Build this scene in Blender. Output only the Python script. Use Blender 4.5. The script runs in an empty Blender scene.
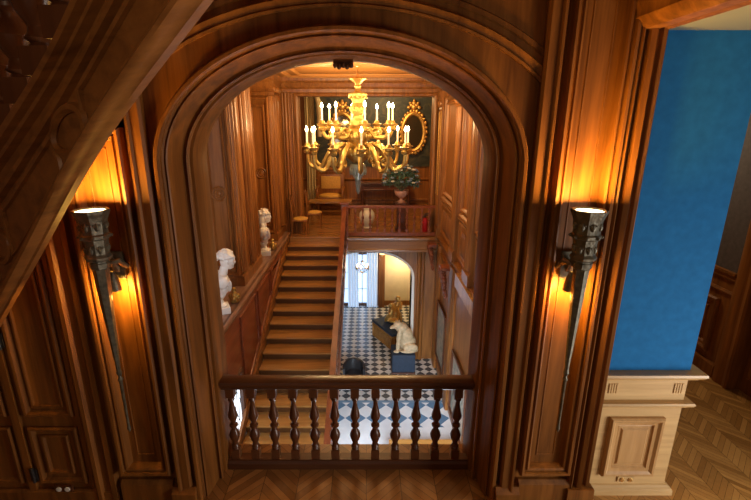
import bpy, bmesh, math, random
from mathutils import Vector, Matrix
random.seed(7)
PI = math.pi
C = bpy.context.scene.collection
S = bpy.context.scene

# ------------------------------------------------------------------ materials
def newmat(name):
    m = bpy.data.materials.new(name); m.use_nodes = True
    nt = m.node_tree
    return m, nt, nt.nodes['Principled BSDF']

def mth(nt, op, a, b=None):
    n = nt.nodes.new('ShaderNodeMath'); n.operation = op
    for i, v in enumerate((a, b)):
        if v is None: continue
        if isinstance(v, (int, float)): n.inputs[i].default_value = v
        else: nt.links.new(v, n.inputs[i])
    return n.outputs[0]

def ramp(nt, fac, stops):
    r = nt.nodes.new('ShaderNodeValToRGB')
    e = r.color_ramp.elements
    while len(e) < len(stops): e.new(0.5)
    for k, (p, c) in enumerate(stops):
        e[k].position = p; e[k].color = (*c, 1)
    nt.links.new(fac, r.inputs[0])
    return r.outputs[0]

def wood(name, dark, light, rough=0.36, axis='Z', scale=9.0, bump=0.12, spec=0.5):
    m, nt, b = newmat(name)
    tc = nt.nodes.new('ShaderNodeTexCoord'); mp = nt.nodes.new('ShaderNodeMapping')
    sc = [scale, scale, scale]; sc['XYZ'.index(axis)] = scale * 0.07
    mp.inputs['Scale'].default_value = sc
    nt.links.new(tc.outputs['Object'], mp.inputs[0])
    n1 = nt.nodes.new('ShaderNodeTexNoise'); n1.inputs['Scale'].default_value = 1.3
    n1.inputs['Detail'].default_value = 6; n1.inputs['Distortion'].default_value = 0.8
    nt.links.new(mp.outputs[0], n1.inputs['Vector'])
    n2 = nt.nodes.new('ShaderNodeTexNoise'); n2.inputs['Scale'].default_value = 7.0
    n2.inputs['Detail'].default_value = 5
    nt.links.new(mp.outputs[0], n2.inputs['Vector'])
    f = mth(nt, 'ADD', mth(nt, 'MULTIPLY', n1.outputs[0], 0.78), mth(nt, 'MULTIPLY', n2.outputs[0], 0.22))
    col = ramp(nt, f, [(0.28, dark), (0.72, light)])
    nt.links.new(col, b.inputs['Base Color'])
    b.inputs['Roughness'].default_value = rough
    b.inputs['Specular IOR Level'].default_value = spec
    bp = nt.nodes.new('ShaderNodeBump'); bp.inputs['Strength'].default_value = bump; bp.inputs['Distance'].default_value = 0.004
    nt.links.new(n2.outputs[0], bp.inputs['Height']); nt.links.new(bp.outputs[0], b.inputs['Normal'])
    return m

def plain(name, col, rough=0.5, metal=0.0, noise=0.0, nscale=20, emit=None, estr=0.0, bump=0.0, trans=0.0):
    m, nt, b = newmat(name)
    b.inputs['Base Color'].default_value = (*col, 1)
    b.inputs['Roughness'].default_value = rough; b.inputs['Metallic'].default_value = metal
    if trans: b.inputs['Transmission Weight'].default_value = trans
    if emit:
        b.inputs['Emission Color'].default_value = (*emit, 1); b.inputs['Emission Strength'].default_value = estr
    if noise or bump:
        tc = nt.nodes.new('ShaderNodeTexCoord')
        n = nt.nodes.new('ShaderNodeTexNoise'); n.inputs['Scale'].default_value = nscale; n.inputs['Detail'].default_value = 5
        nt.links.new(tc.outputs['Object'], n.inputs['Vector'])
        if noise:
            c2 = tuple(max(0, c * (1 - noise)) for c in col); c3 = tuple(min(1, c * (1 + noise)) for c in col)
            nt.links.new(ramp(nt, n.outputs[0], [(0.3, c2), (0.7, c3)]), b.inputs['Base Color'])
        if bump:
            bp = nt.nodes.new('ShaderNodeBump'); bp.inputs['Strength'].default_value = bump; bp.inputs['Distance'].default_value = 0.02
            nt.links.new(n.outputs[0], bp.inputs['Height']); nt.links.new(bp.outputs[0], b.inputs['Normal'])
    return m

def parquet(name, dark, light, w=0.62, pl=0.09, rough=0.3):
    m, nt, b = newmat(name)
    tc = nt.nodes.new('ShaderNodeTexCoord'); sx = nt.nodes.new('ShaderNodeSeparateXYZ')
    nt.links.new(tc.outputs['Object'], sx.inputs[0])
    xw = mth(nt, 'DIVIDE', sx.outputs[0], w)
    fr = mth(nt, 'FRACT', xw)
    zig = mth(nt, 'MULTIPLY', mth(nt, 'ABSOLUTE', mth(nt, 'SUBTRACT', fr, 0.5)), w)
    v = mth(nt, 'DIVIDE', mth(nt, 'ADD', sx.outputs[1], zig), pl)
    idd = mth(nt, 'ADD', mth(nt, 'FLOOR', v), mth(nt, 'MULTIPLY', mth(nt, 'FLOOR', mth(nt, 'MULTIPLY', xw, 2)), 37.0))
    wn = nt.nodes.new('ShaderNodeTexWhiteNoise'); wn.noise_dimensions = '1D'; nt.links.new(idd, wn.inputs['W'])
    n = nt.nodes.new('ShaderNodeTexNoise'); n.inputs['Scale'].default_value = 30; n.inputs['Detail'].default_value = 4
    nt.links.new(tc.outputs['Object'], n.inputs['Vector'])
    f = mth(nt, 'ADD', mth(nt, 'MULTIPLY', wn.outputs[0], 0.7), mth(nt, 'MULTIPLY', n.outputs[0], 0.3))
    col = ramp(nt, f, [(0.1, dark), (0.9, light)])
    fv = mth(nt, 'FRACT', v)
    fx = mth(nt, 'FRACT', mth(nt, 'MULTIPLY', xw, 2))
    gap = mth(nt, 'MAXIMUM', mth(nt, 'LESS_THAN', fv, 0.06), mth(nt, 'LESS_THAN', fx, 0.02))
    mx = nt.nodes.new('ShaderNodeMix'); mx.data_type = 'RGBA'
    nt.links.new(gap, mx.inputs['Factor']); nt.links.new(col, mx.inputs['A'])
    mx.inputs['B'].default_value = (*[c * 0.45 for c in dark], 1)
    nt.links.new(mx.outputs['Result'], b.inputs['Base Color'])
    b.inputs['Roughness'].default_value = rough
    return m

def checker(name, a, c, side, rough=0.18):
    m, nt, b = newmat(name)
    tc = nt.nodes.new('ShaderNodeTexCoord'); mp = nt.nodes.new('ShaderNodeMapping')
    mp.inputs['Rotation'].default_value = (0, 0, PI / 4)
    nt.links.new(tc.outputs['Object'], mp.inputs[0])
    ck = nt.nodes.new('ShaderNodeTexChecker'); ck.inputs['Scale'].default_value = 1.0 / side
    ck.inputs['Color1'].default_value = (*a, 1); ck.inputs['Color2'].default_value = (*c, 1)
    nt.links.new(mp.outputs[0], ck.inputs['Vector'])
    n = nt.nodes.new('ShaderNodeTexNoise'); n.inputs['Scale'].default_value = 3; n.inputs['Detail'].default_value = 6
    nt.links.new(tc.outputs['Object'], n.inputs['Vector'])
    mx = nt.nodes.new('ShaderNodeMix'); mx.data_type = 'RGBA'; mx.blend_type = 'MULTIPLY'
    mx.inputs['Factor'].default_value = 0.5
    nt.links.new(ck.outputs[0], mx.inputs['A'])
    nt.links.new(ramp(nt, n.outputs[0], [(0.3, (0.7, 0.7, 0.72)), (0.7, (1, 1, 1))]), mx.inputs['B'])
    nt.links.new(mx.outputs['Result'], b.inputs['Base Color'])
    b.inputs['Roughness'].default_value = rough
    return m

OAK_D, OAK_L = (0.085, 0.027, 0.005), (0.29, 0.103, 0.019)
oak = wood('oak_panelling', OAK_D, OAK_L, rough=0.46, spec=0.22)
oak_h = wood('oak_panelling_horizontal', OAK_D, OAK_L, axis='X')
oak_hall = wood('oak_hall', (0.12, 0.040, 0.009), (0.38, 0.148, 0.034), rough=0.34, spec=0.35, bump=0.05)
oak_hall_y = wood('oak_hall_long', (0.12, 0.040, 0.009), (0.38, 0.148, 0.034), rough=0.34, spec=0.35, bump=0.05, axis='Y')
oak_red = wood('oak_red', (0.13, 0.03, 0.012), (0.30, 0.085, 0.032), rough=0.32, axis='Y')
oak_dark = wood('oak_dark', (0.05, 0.015, 0.006), (0.13, 0.042, 0.015), rough=0.28, axis='X')
oak_bal = wood('oak_baluster', (0.06, 0.018, 0.007), (0.15, 0.05, 0.018), rough=0.28)
oak_string = wood('oak_string', (0.16, 0.056, 0.014), (0.38, 0.145, 0.036), rough=0.4, axis='X')
oak_pale = wood('pale_oak', (0.42, 0.25, 0.095), (0.66, 0.43, 0.19), rough=0.4, axis='X')
oak_pale_v = wood('pale_oak_panel', (0.34, 0.17, 0.055), (0.54, 0.31, 0.12), rough=0.4)
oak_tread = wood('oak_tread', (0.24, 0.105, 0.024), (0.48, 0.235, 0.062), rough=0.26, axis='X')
oak_riser_shaded = wood('oak_riser_shaded', (0.07, 0.027, 0.007), (0.15, 0.058, 0.015), rough=0.45, axis='X', spec=0.3)  # darker than the treads: shade on the risers put into the colour
floor_oak = parquet('herringbone_oak', (0.17, 0.070, 0.020), (0.38, 0.175, 0.055))
tile_far = checker('black_white_tile', (0.07, 0.075, 0.085), (0.66, 0.64, 0.60), 0.19)
tile_near = checker('blue_white_tile', (0.12, 0.23, 0.36), (0.80, 0.83, 0.85), 0.37)
marble_floor = plain('white_marble_floor', (0.78, 0.80, 0.82), 0.15, noise=0.08, nscale=3)
blue_border = plain('blue_stone', (0.15, 0.25, 0.36), 0.2, noise=0.15, nscale=5)
blue_wall = plain('blue_wallpaper', (0.017, 0.145, 0.37), 0.9, noise=0.10, nscale=14, bump=0.1)
blue_wall.node_tree.nodes['Principled BSDF'].inputs['Specular IOR Level'].default_value = 0.15
plaster = plain('cream_plaster', (0.78, 0.64, 0.40), 0.7, noise=0.05, nscale=4)
plaster_white = plain('white_plaster', (0.80, 0.78, 0.70), 0.6, noise=0.04, nscale=4)
grey_green = plain('grey_green_paint', (0.22, 0.22, 0.17), 0.7)
dark_wall = plain('dark_fabric_wall', (0.07, 0.05, 0.04), 0.8, noise=0.2)
bronze = plain('dark_bronze', (0.125, 0.105, 0.07), 0.45, metal=0.55, noise=0.35, nscale=30, bump=0.3)
gold = plain('gilt', (0.46, 0.30, 0.085), 0.38, metal=0.8, noise=0.12, nscale=18)
gold_dull = plain('gilt_frame', (0.70, 0.42, 0.12), 0.4, metal=0.8, noise=0.3, nscale=40, bump=0.4)
brass = plain('brass', (0.85, 0.58, 0.22), 0.3, metal=1.0)
candle_m = plain('ivory_candle', (0.90, 0.80, 0.58), 0.5, emit=(1.0, 0.72, 0.32), estr=0.5)
flame_m = plain('flame', (1, 0.9, 0.6), 0.5, emit=(1.0, 0.80, 0.42), estr=26.0)
torch_glow = plain('torch_lamp_glass', (1, 0.9, 0.7), 0.4, emit=(1.0, 0.80, 0.42), estr=6.0)
bulb_m = plain('bulb_glass', (1, 0.8, 0.4), 0.4, emit=(1.0, 0.66, 0.20), estr=3.0)
marble = plain('white_marble', (0.80, 0.79, 0.75), 0.38, noise=0.05, nscale=6)
cream_carved = plain('cream_carved', (0.58, 0.43, 0.25), 0.6, noise=0.22, nscale=14, bump=0.3)
glass_pend = plain('pendant_glass', (0.30, 0.33, 0.28), 0.12, trans=0.35)
mirror_m = plain('mirror_glass', (0.10, 0.075, 0.045), 0.06, metal=0.6)
cloth_yellow = plain('gold_silk', (0.62, 0.34, 0.06), 0.6, noise=0.12)
curtain_m = plain('cream_curtain', (0.60, 0.49, 0.27), 0.75, noise=0.08)
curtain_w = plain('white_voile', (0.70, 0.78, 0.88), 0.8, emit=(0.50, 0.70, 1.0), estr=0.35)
blue_velvet = plain('blue_velvet', (0.022, 0.036, 0.062), 0.75, noise=0.2)
leather = plain('dark_leather', (0.025, 0.022, 0.022), 0.35)
red_paint = plain('red_enamel', (0.55, 0.015, 0.02), 0.35)
black_plastic = plain('black_plastic', (0.02, 0.02, 0.025), 0.4)
white_plastic = plain('white_plastic', (0.75, 0.70, 0.60), 0.4)
porcelain = plain('white_porcelain', (0.72, 0.70, 0.58), 0.25, noise=0.06, nscale=8)
leaf_m = plain('foliage', (0.075, 0.15, 0.10), 0.6, noise=0.5, nscale=9)
flower_m = plain('pale_blossom', (0.62, 0.60, 0.50), 0.6, noise=0.1)
flower_b = plain('blue_blossom', (0.16, 0.24, 0.36), 0.6, noise=0.15)
urn_m = plain('pink_stone', (0.50, 0.27, 0.20), 0.4, noise=0.15)
lead_m = plain('lead_came', (0.05, 0.045, 0.04), 0.5, metal=0.4)
daylight_glass = plain('daylit_glass', (0.8, 0.87, 0.95), 0.3, emit=(0.80, 0.90, 1.0), estr=2.2)
door_glass = plain('daylit_door_glass', (0.6, 0.75, 0.95), 0.3, emit=(0.52, 0.72, 1.0), estr=1.3)

def canvas(name, stops, scale=2.0, dist=3.0):
    m, nt, b = newmat(name)
    tc = nt.nodes.new('ShaderNodeTexCoord')
    n = nt.nodes.new('ShaderNodeTexNoise'); n.inputs['Scale'].default_value = scale
    n.inputs['Detail'].default_value = 7; n.inputs['Distortion'].default_value = dist
    nt.links.new(tc.outputs['Object'], n.inputs['Vector'])
    nt.links.new(ramp(nt, n.outputs[0], stops), b.inputs['Base Color'])
    b.inputs['Roughness'].default_value = 0.55
    return m
tapestry_m = canvas('dark_tapestry', [(0.3, (0.012, 0.016, 0.014)), (0.5, (0.028, 0.036, 0.028)), (0.68, (0.08, 0.065, 0.03))], 2.2)
paint_land = canvas('grey_green_painting', [(0.3, (0.10, 0.12, 0.10)), (0.5, (0.32, 0.32, 0.26)), (0.7, (0.55, 0.40, 0.30))], 2.0)
paint_tall = canvas('olive_painting', [(0.3, (0.07, 0.075, 0.03)), (0.5, (0.18, 0.16, 0.06)), (0.7, (0.32, 0.26, 0.10))], 2.0)

# ------------------------------------------------------------------ mesh tools
def B(): return bmesh.new()

def obj(name, bm, mat, parent=None, loc=None, smooth=False, kind=None, mods=None, sharp=40):
    bmesh.ops.remove_doubles(bm, verts=bm.verts, dist=1e-5)
    bmesh.ops.recalc_face_normals(bm, faces=bm.faces)
    me = bpy.data.meshes.new(name); bm.to_mesh(me); bm.free()
    me.materials.append(mat)
    o = bpy.data.objects.new(name, me); C.objects.link(o)
    if parent is not None: o.parent = parent
    if loc is not None: o.location = loc
    if smooth:
        for p in me.polygons: p.use_smooth = True
        try: me.set_sharp_from_angle(angle=math.radians(sharp))
        except Exception: pass
    if kind: o['kind'] = kind
    return o

def struct(name, bm, mat, parent=None, smooth=False):
    o = obj(name, bm, mat, parent, smooth=smooth, sharp=27)
    if parent is None: o['kind'] = 'structure'
    return o

def tag(o, label, cat, group=None):
    o['label'] = label; o['category'] = cat
    if group: o['group'] = group
    return o

def thing(name, label, cat, loc=(0, 0, 0), rz=0.0, group=None):
    o = bpy.data.objects.new(name, None); C.objects.link(o)
    o.location = loc; o.rotation_euler = (0, 0, rz); o.empty_display_size = 0.1
    return tag(o, label, cat, group)

def dup(root, loc, label, rz=None, group=None):
    r = root.copy(); C.objects.link(r); r.location = loc
    if rz is not None: r.rotation_euler = (0, 0, rz)
    r['label'] = label
    if group: r['group'] = group
    for ch in list(root.children):
        c = ch.copy(); C.objects.link(c); c.parent = r
        for g in list(ch.children):
            d = g.copy(); C.objects.link(d); d.parent = c
    return r

def box(bm, x0, x1, y0, y1, z0, z1):
    vs = [bm.verts.new((x, y, z)) for z in (z0, z1) for x, y in ((x0, y0), (x1, y0), (x1, y1), (x0, y1))]
    for f in ((0, 3, 2, 1), (4, 5, 6, 7), (0, 1, 5, 4), (1, 2, 6, 5), (2, 3, 7, 6), (3, 0, 4, 7)):
        bm.faces.new([vs[i] for i in f])

def bevbox(bm, x0, x1, y0, y1, z0, z1, b=0.01, seg=2):
    t = B(); box(t, x0, x1, y0, y1, z0, z1)
    bmesh.ops.bevel(t, geom=list(t.edges), offset=b, segments=seg, affect='EDGES', profile=0.6)
    merge(bm, t)

def merge(bm, t, M=None):
    me = bpy.data.meshes.new('tmp'); t.to_mesh(me); t.free()
    if M is not None: me.transform(M)
    bm.from_mesh(me); bpy.data.meshes.remove(me)

def lathe(bm, prof, loc=(0, 0, 0), seg=20, cap=True, sq=None):
    rings = []
    for r, z in prof:
        ring = []
        for k in range(seg):
            a = 2 * PI * k / seg + PI / seg
            ring.append(bm.verts.new((loc[0] + r * math.cos(a), loc[1] + r * math.sin(a), loc[2] + z)))
        rings.append(ring)
    for a, b in zip(rings, rings[1:]):
        for k in range(seg):
            bm.faces.new((a[k], a[(k + 1) % seg], b[(k + 1) % seg], b[k]))
    if cap:
        bm.faces.new(rings[0][::-1]); bm.faces.new(rings[-1])

def tube(bm, pts, rad, seg=8, closed=False):
    pts = [Vector(p) for p in pts]; n = len(pts)
    if not isinstance(rad, (list, tuple)): rad = [rad] * n
    rings = []; up = None
    for i, p in enumerate(pts):
        a = pts[(i - 1) % n] if (closed or i > 0) else p
        b = pts[(i + 1) % n] if (closed or i < n - 1) else p
        t = (b - a).normalized()
        if up is None:
            up = Vector((0, 0, 1)) if abs(t.z) < 0.9 else Vector((1, 0, 0))
        s = t.cross(up).normalized(); up = s.cross(t).normalized()
        rings.append([bm.verts.new(p + rad[i] * (math.cos(2 * PI * k / seg) * s + math.sin(2 * PI * k / seg) * up)) for k in range(seg)])
    rng = range(n) if closed else range(n - 1)
    for i in rng:
        a, b = rings[i], rings[(i + 1) % n]
        for k in range(seg):
            bm.faces.new((a[k], a[(k + 1) % seg], b[(k + 1) % seg], b[k]))
    if not closed:
        bm.faces.new(rings[0][::-1]); bm.faces.new(rings[-1])

def ell(bm, loc, rad, rot=None, seg=14):
    t = B(); bmesh.ops.create_uvsphere(t, u_segments=seg, v_segments=max(6, seg // 2 + 2), radius=1.0)
    M = Matrix.Translation(loc)
    if rot is not None: M = M @ Matrix.Rotation(rot[0], 4, 'X') @ Matrix.Rotation(rot[1], 4, 'Y') @ Matrix.Rotation(rot[2], 4, 'Z')
    M = M @ Matrix.Diagonal((*((rad,) * 3 if isinstance(rad, (int, float)) else rad), 1))
    merge(bm, t, M)

# planar mappings (u along, v up, n out of the wall)
def Tfront(y): return lambda u, v, n: (u, y - n, v)
def Tback(y): return lambda u, v, n: (u, y + n, v)
def Tleft(x): return lambda u, v, n: (x + n, u, v)
def Tright(x): return lambda u, v, n: (x - n, u, v)
def Tceil(z): return lambda u, v, n: (u, v, z - n)

PANEL = [(0, 0), (0.003, 0.022), (0.018, 0.034), (0.032, 0.030), (0.040, 0.014), (0.050, 0.012), (0.058, 0.003), (0.075, 0.003), (0.105, 0.014)]
FRAME = [(0, 0), (0, 0.02), (0.012, 0.032), (0.03, 0.028), (0.045, 0.010), (0.055, 0.004)]
def frame(bm, T, u0, u1, v0, v1, prof=PANEL, k=1.0, fill=True, kn=None):
    kn = k if kn is None else kn
    rings = []
    for d, h in prof:
        d *= k
        rings.append([bm.verts.new(T(u, v, h * kn)) for u, v in ((u0 + d, v0 + d), (u1 - d, v0 + d), (u1 - d, v1 - d), (u0 + d, v1 - d))])
    for a, b in zip(rings, rings[1:]):
        for q in range(4): bm.faces.new((a[q], a[(q + 1) % 4], b[(q + 1) % 4], b[q]))
    if fill: bm.faces.new(rings[-1])

def slab(bm, T, u0, u1, v0, v1, n0, n1):
    P = [bm.verts.new(T(u, v, n)) for n in (n0, n1) for u, v in ((u0, v0), (u1, v0), (u1, v1), (u0, v1))]
    for f in ((0, 3, 2, 1), (4, 5, 6, 7), (0, 1, 5, 4), (1, 2, 6, 5), (2, 3, 7, 6), (3, 0, 4, 7)):
        bm.faces.new([P[i] for i in f])

def extr_v(bm, T, prof, v0, v1):          # profile (u, n) swept up the wall
    a = [bm.verts.new(T(u, v0, n)) for u, n in prof]; b = [bm.verts.new(T(u, v1, n)) for u, n in prof]
    for i in range(len(prof) - 1): bm.faces.new((a[i], a[i + 1], b[i + 1], b[i]))
    bm.faces.new(a[::-1]); bm.faces.new(b)

def extr_u(bm, T, prof, u0, u1):          # profile (v, n) swept along the wall
    a = [bm.verts.new(T(u0, v, n)) for v, n in prof]; b = [bm.verts.new(T(u1, v, n)) for v, n in prof]
    for i in range(len(prof) - 1): bm.faces.new((a[i], a[i + 1], b[i + 1], b[i]))
    bm.faces.new(a[::-1]); bm.faces.new(b)

def halfround(u0, r, n=6):
    return [(u0 + r - r * math.cos(PI * i / n), r * math.sin(PI * i / n)) for i in range(n + 1)]

def reeds(u0, widths, base=0.0):          # cluster of half-round mouldings
    out = [(u0, 0)]
    u = u0
    for w in widths:
        for i in range(7): out.append((u + w / 2 - w / 2 * math.cos(PI * i / 6), base + w / 2 * math.sin(PI * i / 6)))
        u += w
    out.append((u, 0))
    return out

def ringm(bm, T, u, v, R, r, seg=24):
    pts = [T(u + R * math.cos(2 * PI * k / seg), v + R * math.sin(2 * PI * k / seg), 0.006) for k in range(seg)]
    tube(bm, pts, r, 6, closed=True)

BAL = [(0.036, 0.0), (0.036, 0.10), (0.030, 0.105), (0.022, 0.125), (0.034, 0.145), (0.026, 0.165), (0.022, 0.20), (0.040, 0.27),
       (0.046, 0.31), (0.036, 0.36), (0.022, 0.40), (0.020, 0.425), (0.036, 0.445), (0.036, 0.465), (0.020, 0.485), (0.024, 0.52), (0.040, 0.57), (0.042, 0.60),
       (0.032, 0.66), (0.021, 0.74), (0.018, 0.80), (0.030, 0.83), (0.024, 0.86), (0.036, 0.875)]
def baluster_bm(h, k=1.0, w=0.035, seg=12):
    bm = B(); z0, z1 = 0.13 * h, 0.88 * h
    box(bm, -w * k, w * k, -w * k, w * k, 0, z0); box(bm, -w * k, w * k, -w * k, w * k, z1, h)
    pts = BAL[2:]; a, b = pts[0][1], pts[-1][1]
    lathe(bm, [(r * k, z0 + (z - a) / (b - a) * (z1 - z0)) for r, z in pts], seg=seg, cap=False)
    return bm

def blob(name, shapes, mat, parent=None, loc=(0, 0, 0), voxel=0.014, smooth=4):
    bm = B()
    for s in shapes: ell(bm, *s)
    o = obj(name, bm, mat, parent, loc, smooth=True)
    m = o.modifiers.new('r', 'REMESH'); m.mode = 'VOXEL'; m.voxel_size = voxel; m.use_smooth_shade = True
    m2 = o.modifiers.new('s', 'SMOOTH'); m2.factor = 0.5; m2.iterations = smooth
    return o

def light(name, kind, loc, power, col, size=None, rot=None, size_y=None, radius=None, spread=None):
    L = bpy.data.lights.new(name, kind); L.energy = power; L.color = col
    if kind == 'AREA':
        L.shape = 'RECTANGLE'; L.size = size; L.size_y = size_y or size
        if spread: L.spread = spread
    if radius is not None: L.shadow_soft_size = radius
    o = bpy.data.objects.new(name, L); C.objects.link(o); o.location = loc
    if rot: o.rotation_euler = rot
    return o

# ------------------------------------------------------------------ camera
cam = bpy.data.cameras.new('camera'); co = bpy.data.objects.new('camera', cam); C.objects.link(co)
F = 440.0
cam.sensor_width = 36; cam.sensor_fit = 'HORIZONTAL'; cam.lens = F * 36 / 751
cam.shift_x = 9.5 / 751; cam.clip_start = 0.05
co.location = (0, 0, 3.15); co.rotation_euler = (math.radians(90 - 16.3), 0, 0)
S.camera = co

# ------------------------------------------------------------------ key dimensions
YF, YB = 3.05, 3.65            # front and back faces of the arched wall
XC, AH, ZS, RISE = -0.17, 1.128, 2.84, 0.75
HL, HR, LED = -3.2, 2.10, -2.22   # hall walls, ledge edge
GZ = -4.0                      # ground floor
SX0, SX1 = -2.16, -0.60        # stair
YL = 12.1                      # landing edge
CZ = 4.27                      # hall ceiling

def arch_path(off, z0, n=40):
    a, r = AH + off, RISE + off
    pts = [(XC - a, z0)]
    for i in range(n + 1):
        t = PI - PI * i / n
        pts.append((XC + a * math.cos(t), ZS + r * math.sin(t)))
    pts.append((XC + a, z0))
    return pts

# ------------------------------------------------------------------ arched wall
def wall_with_arch(bm, y, off, x0, x1, z0, z1):
    P = arch_path(off, z0)
    slab(bm, Tfront(y), x0, P[0][0], z0, z1, 0, 0.0001); slab(bm, Tfront(y), P[-1][0], x1, z0, z1, 0, 0.0001)
    for (xa, za), (xb, zb) in zip(P[1:-1], P[2:-1]):
        if xb - xa > 1e-6:
            bm.faces.new([bm.verts.new(v) for v in ((xa, y, za), (xb, y, zb), (xb, y, z1), (xa, y, z1))])

bm = B()
P = arch_path(0.135, 0.0)
TY = Tfront(YF)
slab(bm, TY, -3.4, -1.62, 0, 3.15, -0.001, 0)              # left part; above it an added recess keeps the background of the balusters dark
slab(bm, TY, -1.62, P[0][0], 0, 4.7, -0.001, 0); slab(bm, TY, P[-1][0], 1.72, 0, 4.7, -0.001, 0)
for (xa, za), (xb, zb) in zip(P[1:-1], P[2:-1]):
    if xb - xa > 1e-6: bm.faces.new([bm.verts.new(v) for v in ((xa, YF, za), (xb, YF, zb), (xb, YF, 4.7), (xa, YF, 4.7))])
box(bm, -1.62, -1.56, YF, YB, 3.15, 4.7); box(bm, -3.4, -1.56, YF, YB, 3.09, 3.15)
wall_with_arch(bm, YB, 0.0, -3.4, 2.12, GZ, 4.7) if False else None
P = arch_path(0.0, -0.25)
T = Tfront(YB)
wall_with_arch(bm, YB, 0.0, -3.4, 2.2, 0, 4.7)
# moulded reveal
REV = [(0.135, 0.0), (0.140, -0.035), (0.128, -0.052), (0.108, -0.050), (0.098, -0.028), (0.104, -0.005), (0.112, 0.03), (0.100, 0.05), (0.088, 0.04),
       (0.080, 0.05), (0.052, 0.22), (0.060, 0.225), (0.052, 0.245), (0.036, 0.245), (0.024, 0.235), (0.014, 0.25), (0.016, 0.28), (0.034, 0.29), (0.034, 0.33),
       (0.012, 0.335), (0.0, 0.36), (0.0, 0.60)]
rings = []
for off, dy in REV:
    rings.append([bm.verts.new((x, YF + dy, z)) for x, z in arch_path(off, 0.0)])
for a, b in zip(rings, rings[1:]):
    for i in range(len(a) - 1): bm.faces.new((a[i], a[i + 1], b[i + 1], b[i]))
# stiles, spandrel hood, grooves and panels on the near face
T = Tfront(YF)
for sgn in (-1, 1):
    U = lambda x: XC + sgn * (x - XC)
    top = 4.7 if sgn > 0 else 3.13
    def ev(prof, z0, z1):
        p = [(U(x), n) for x, n in prof]
        extr_v(bm, T, p if sgn > 0 else p[::-1], z0, z1)
    ev([(1.125, 0), (1.125, 0.045), (1.14, 0.065), (1.20, 0.065), (1.21, 0.082), (1.225, 0.085), (1.235, 0.065), (1.24, 0)], 0.0, 4.7)      # stile beside the arch
    BAY = [(0, 0), (0, 0.06), (0.012, 0.078), (0.030, 0.074), (0.037, 0.05), (0.050, 0.05), (0.057, 0.064), (0.070, 0.058), (0.082, 0.025), (0.088, 0.004)]
    w = sorted((U(1.28), U(1.70)))
    frame(bm, T, w[0], w[1], 0.32, top + (0.4 if sgn > 0 else -0.02), BAY, 1.0, True)
    frame(bm, T, w[0] + 0.135, w[1] - 0.135, 0.48, top - 0.15, FRAME, 0.28, True, 0.3)
    extr_u(bm, T, [(0, 0), (0, 0.095), (0.15, 0.095), (0.18, 0.07), (0.20, 0.06), (0.20, 0)], *sorted((U(1.09), U(1.285))))   # plinth block
    extr_u(bm, T, [(0, 0), (0, 0.06), (0.22, 0.06), (0.25, 0.03), (0.25, 0)], *sorted((U(1.285), U(1.72))))
# hood moulding above the arch, running into the stiles
HPROF = [(-0.06, 0.0), (-0.06, 0.022), (-0.045, 0.030), (-0.035, 0.022), (-0.02, 0.026), (0.0, 0.042), (0.012, 0.030), (0.018, 0.010), (0.05, 0.008), (0.058, 0.020), (0.085, 0.020), (0.095, 0.0)]
n = 40
rings = []
for off, h in HPROF:
    rg = []
    for i in range(n + 1):
        dx = -1.295 + 2.59 * i / n
        aa, rr = 1.63 + off * 1.2, 1.05 + off
        rg.append(bm.verts.new((XC + dx, YF - h, ZS + rr * math.sqrt(1 - (dx / aa) ** 2))))
    rings.append(rg)
for a, b in zip(rings, rings[1:]):
    for i in range(n): bm.faces.new((a[i], a[i + 1], b[i + 1], b[i]))
# left: pilaster strip then two narrow leaves with panels
extr_v(bm, T, [(-2.30, 0), (-2.30, 0.03), (-2.27, 0.055), (-2.24, 0.055), (-2.22, 0.03), (-2.17, 0.03), (-2.15, 0.05), (-2.11, 0.05), (-2.10, 0)], 0, 3.12)
frame(bm, T, -2.76, -2.36, 0.86, 2.75, FRAME, 1.0, False); frame(bm, T, -2.69, -2.43, 0.94, 2.67, FRAME, 0.6, True, 0.5)
frame(bm, T, -2.76, -2.36, 0.20, 0.76, FRAME, 1.0, False); frame(bm, T, -2.67, -2.45, 0.30, 0.68, FRAME, 0.6, True, 0.8)
extr_v(bm, T, [(-2.86, 0), (-2.86, 0.03), (-2.80, 0.03), (-2.80, 0)], 0, 3.12)
extr_v(bm, T, [(-2.34, 0), (-2.34, 0.02), (-2.31, 0.02), (-2.31, 0)], 0, 3.12)
frame(bm, T, -3.36, -2.90, 0.86, 2.75, FRAME, 1.0, True)
frame(bm, T, -3.36, -2.90, 0.20, 0.76, FRAME, 1.0, True)
extr_u(bm, T, [(0, 0), (0, 0.04), (0.12, 0.04), (0.14, 0.02), (0.14, 0)], -3.4, -2.10)
struct('wall_front', bm, oak, smooth=True)

# keystone
bm = B()
bevbox(bm, XC - 0.075, XC + 0.075, 3.52, 3.64, 3.545, 3.60, 0.012)
for k in range(5): ell(bm, (XC - 0.06 + 0.03 * k, 3.52, 3.55 - 0.010 * (k % 2)), (0.018, 0.02, 0.022), seg=8)
struct('trim_keystone', bm, oak_dark, smooth=True)

# ------------------------------------------------------------------ near floor, near room shell
bm = B(); box(bm, -3.4, 1.93, -3.0, 3.74, -0.30, 0.0); struct('floor', bm, floor_oak)
bm = B(); box(bm, -3.5, -3.4, -3.0, 3.05, 0, 4.7); struct('wall_left', bm, oak)
bm = B(); box(bm, -3.5, 1.93, -1.2, 3.65, 4.7, 4.8); struct('ceiling', bm, oak_h)

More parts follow.
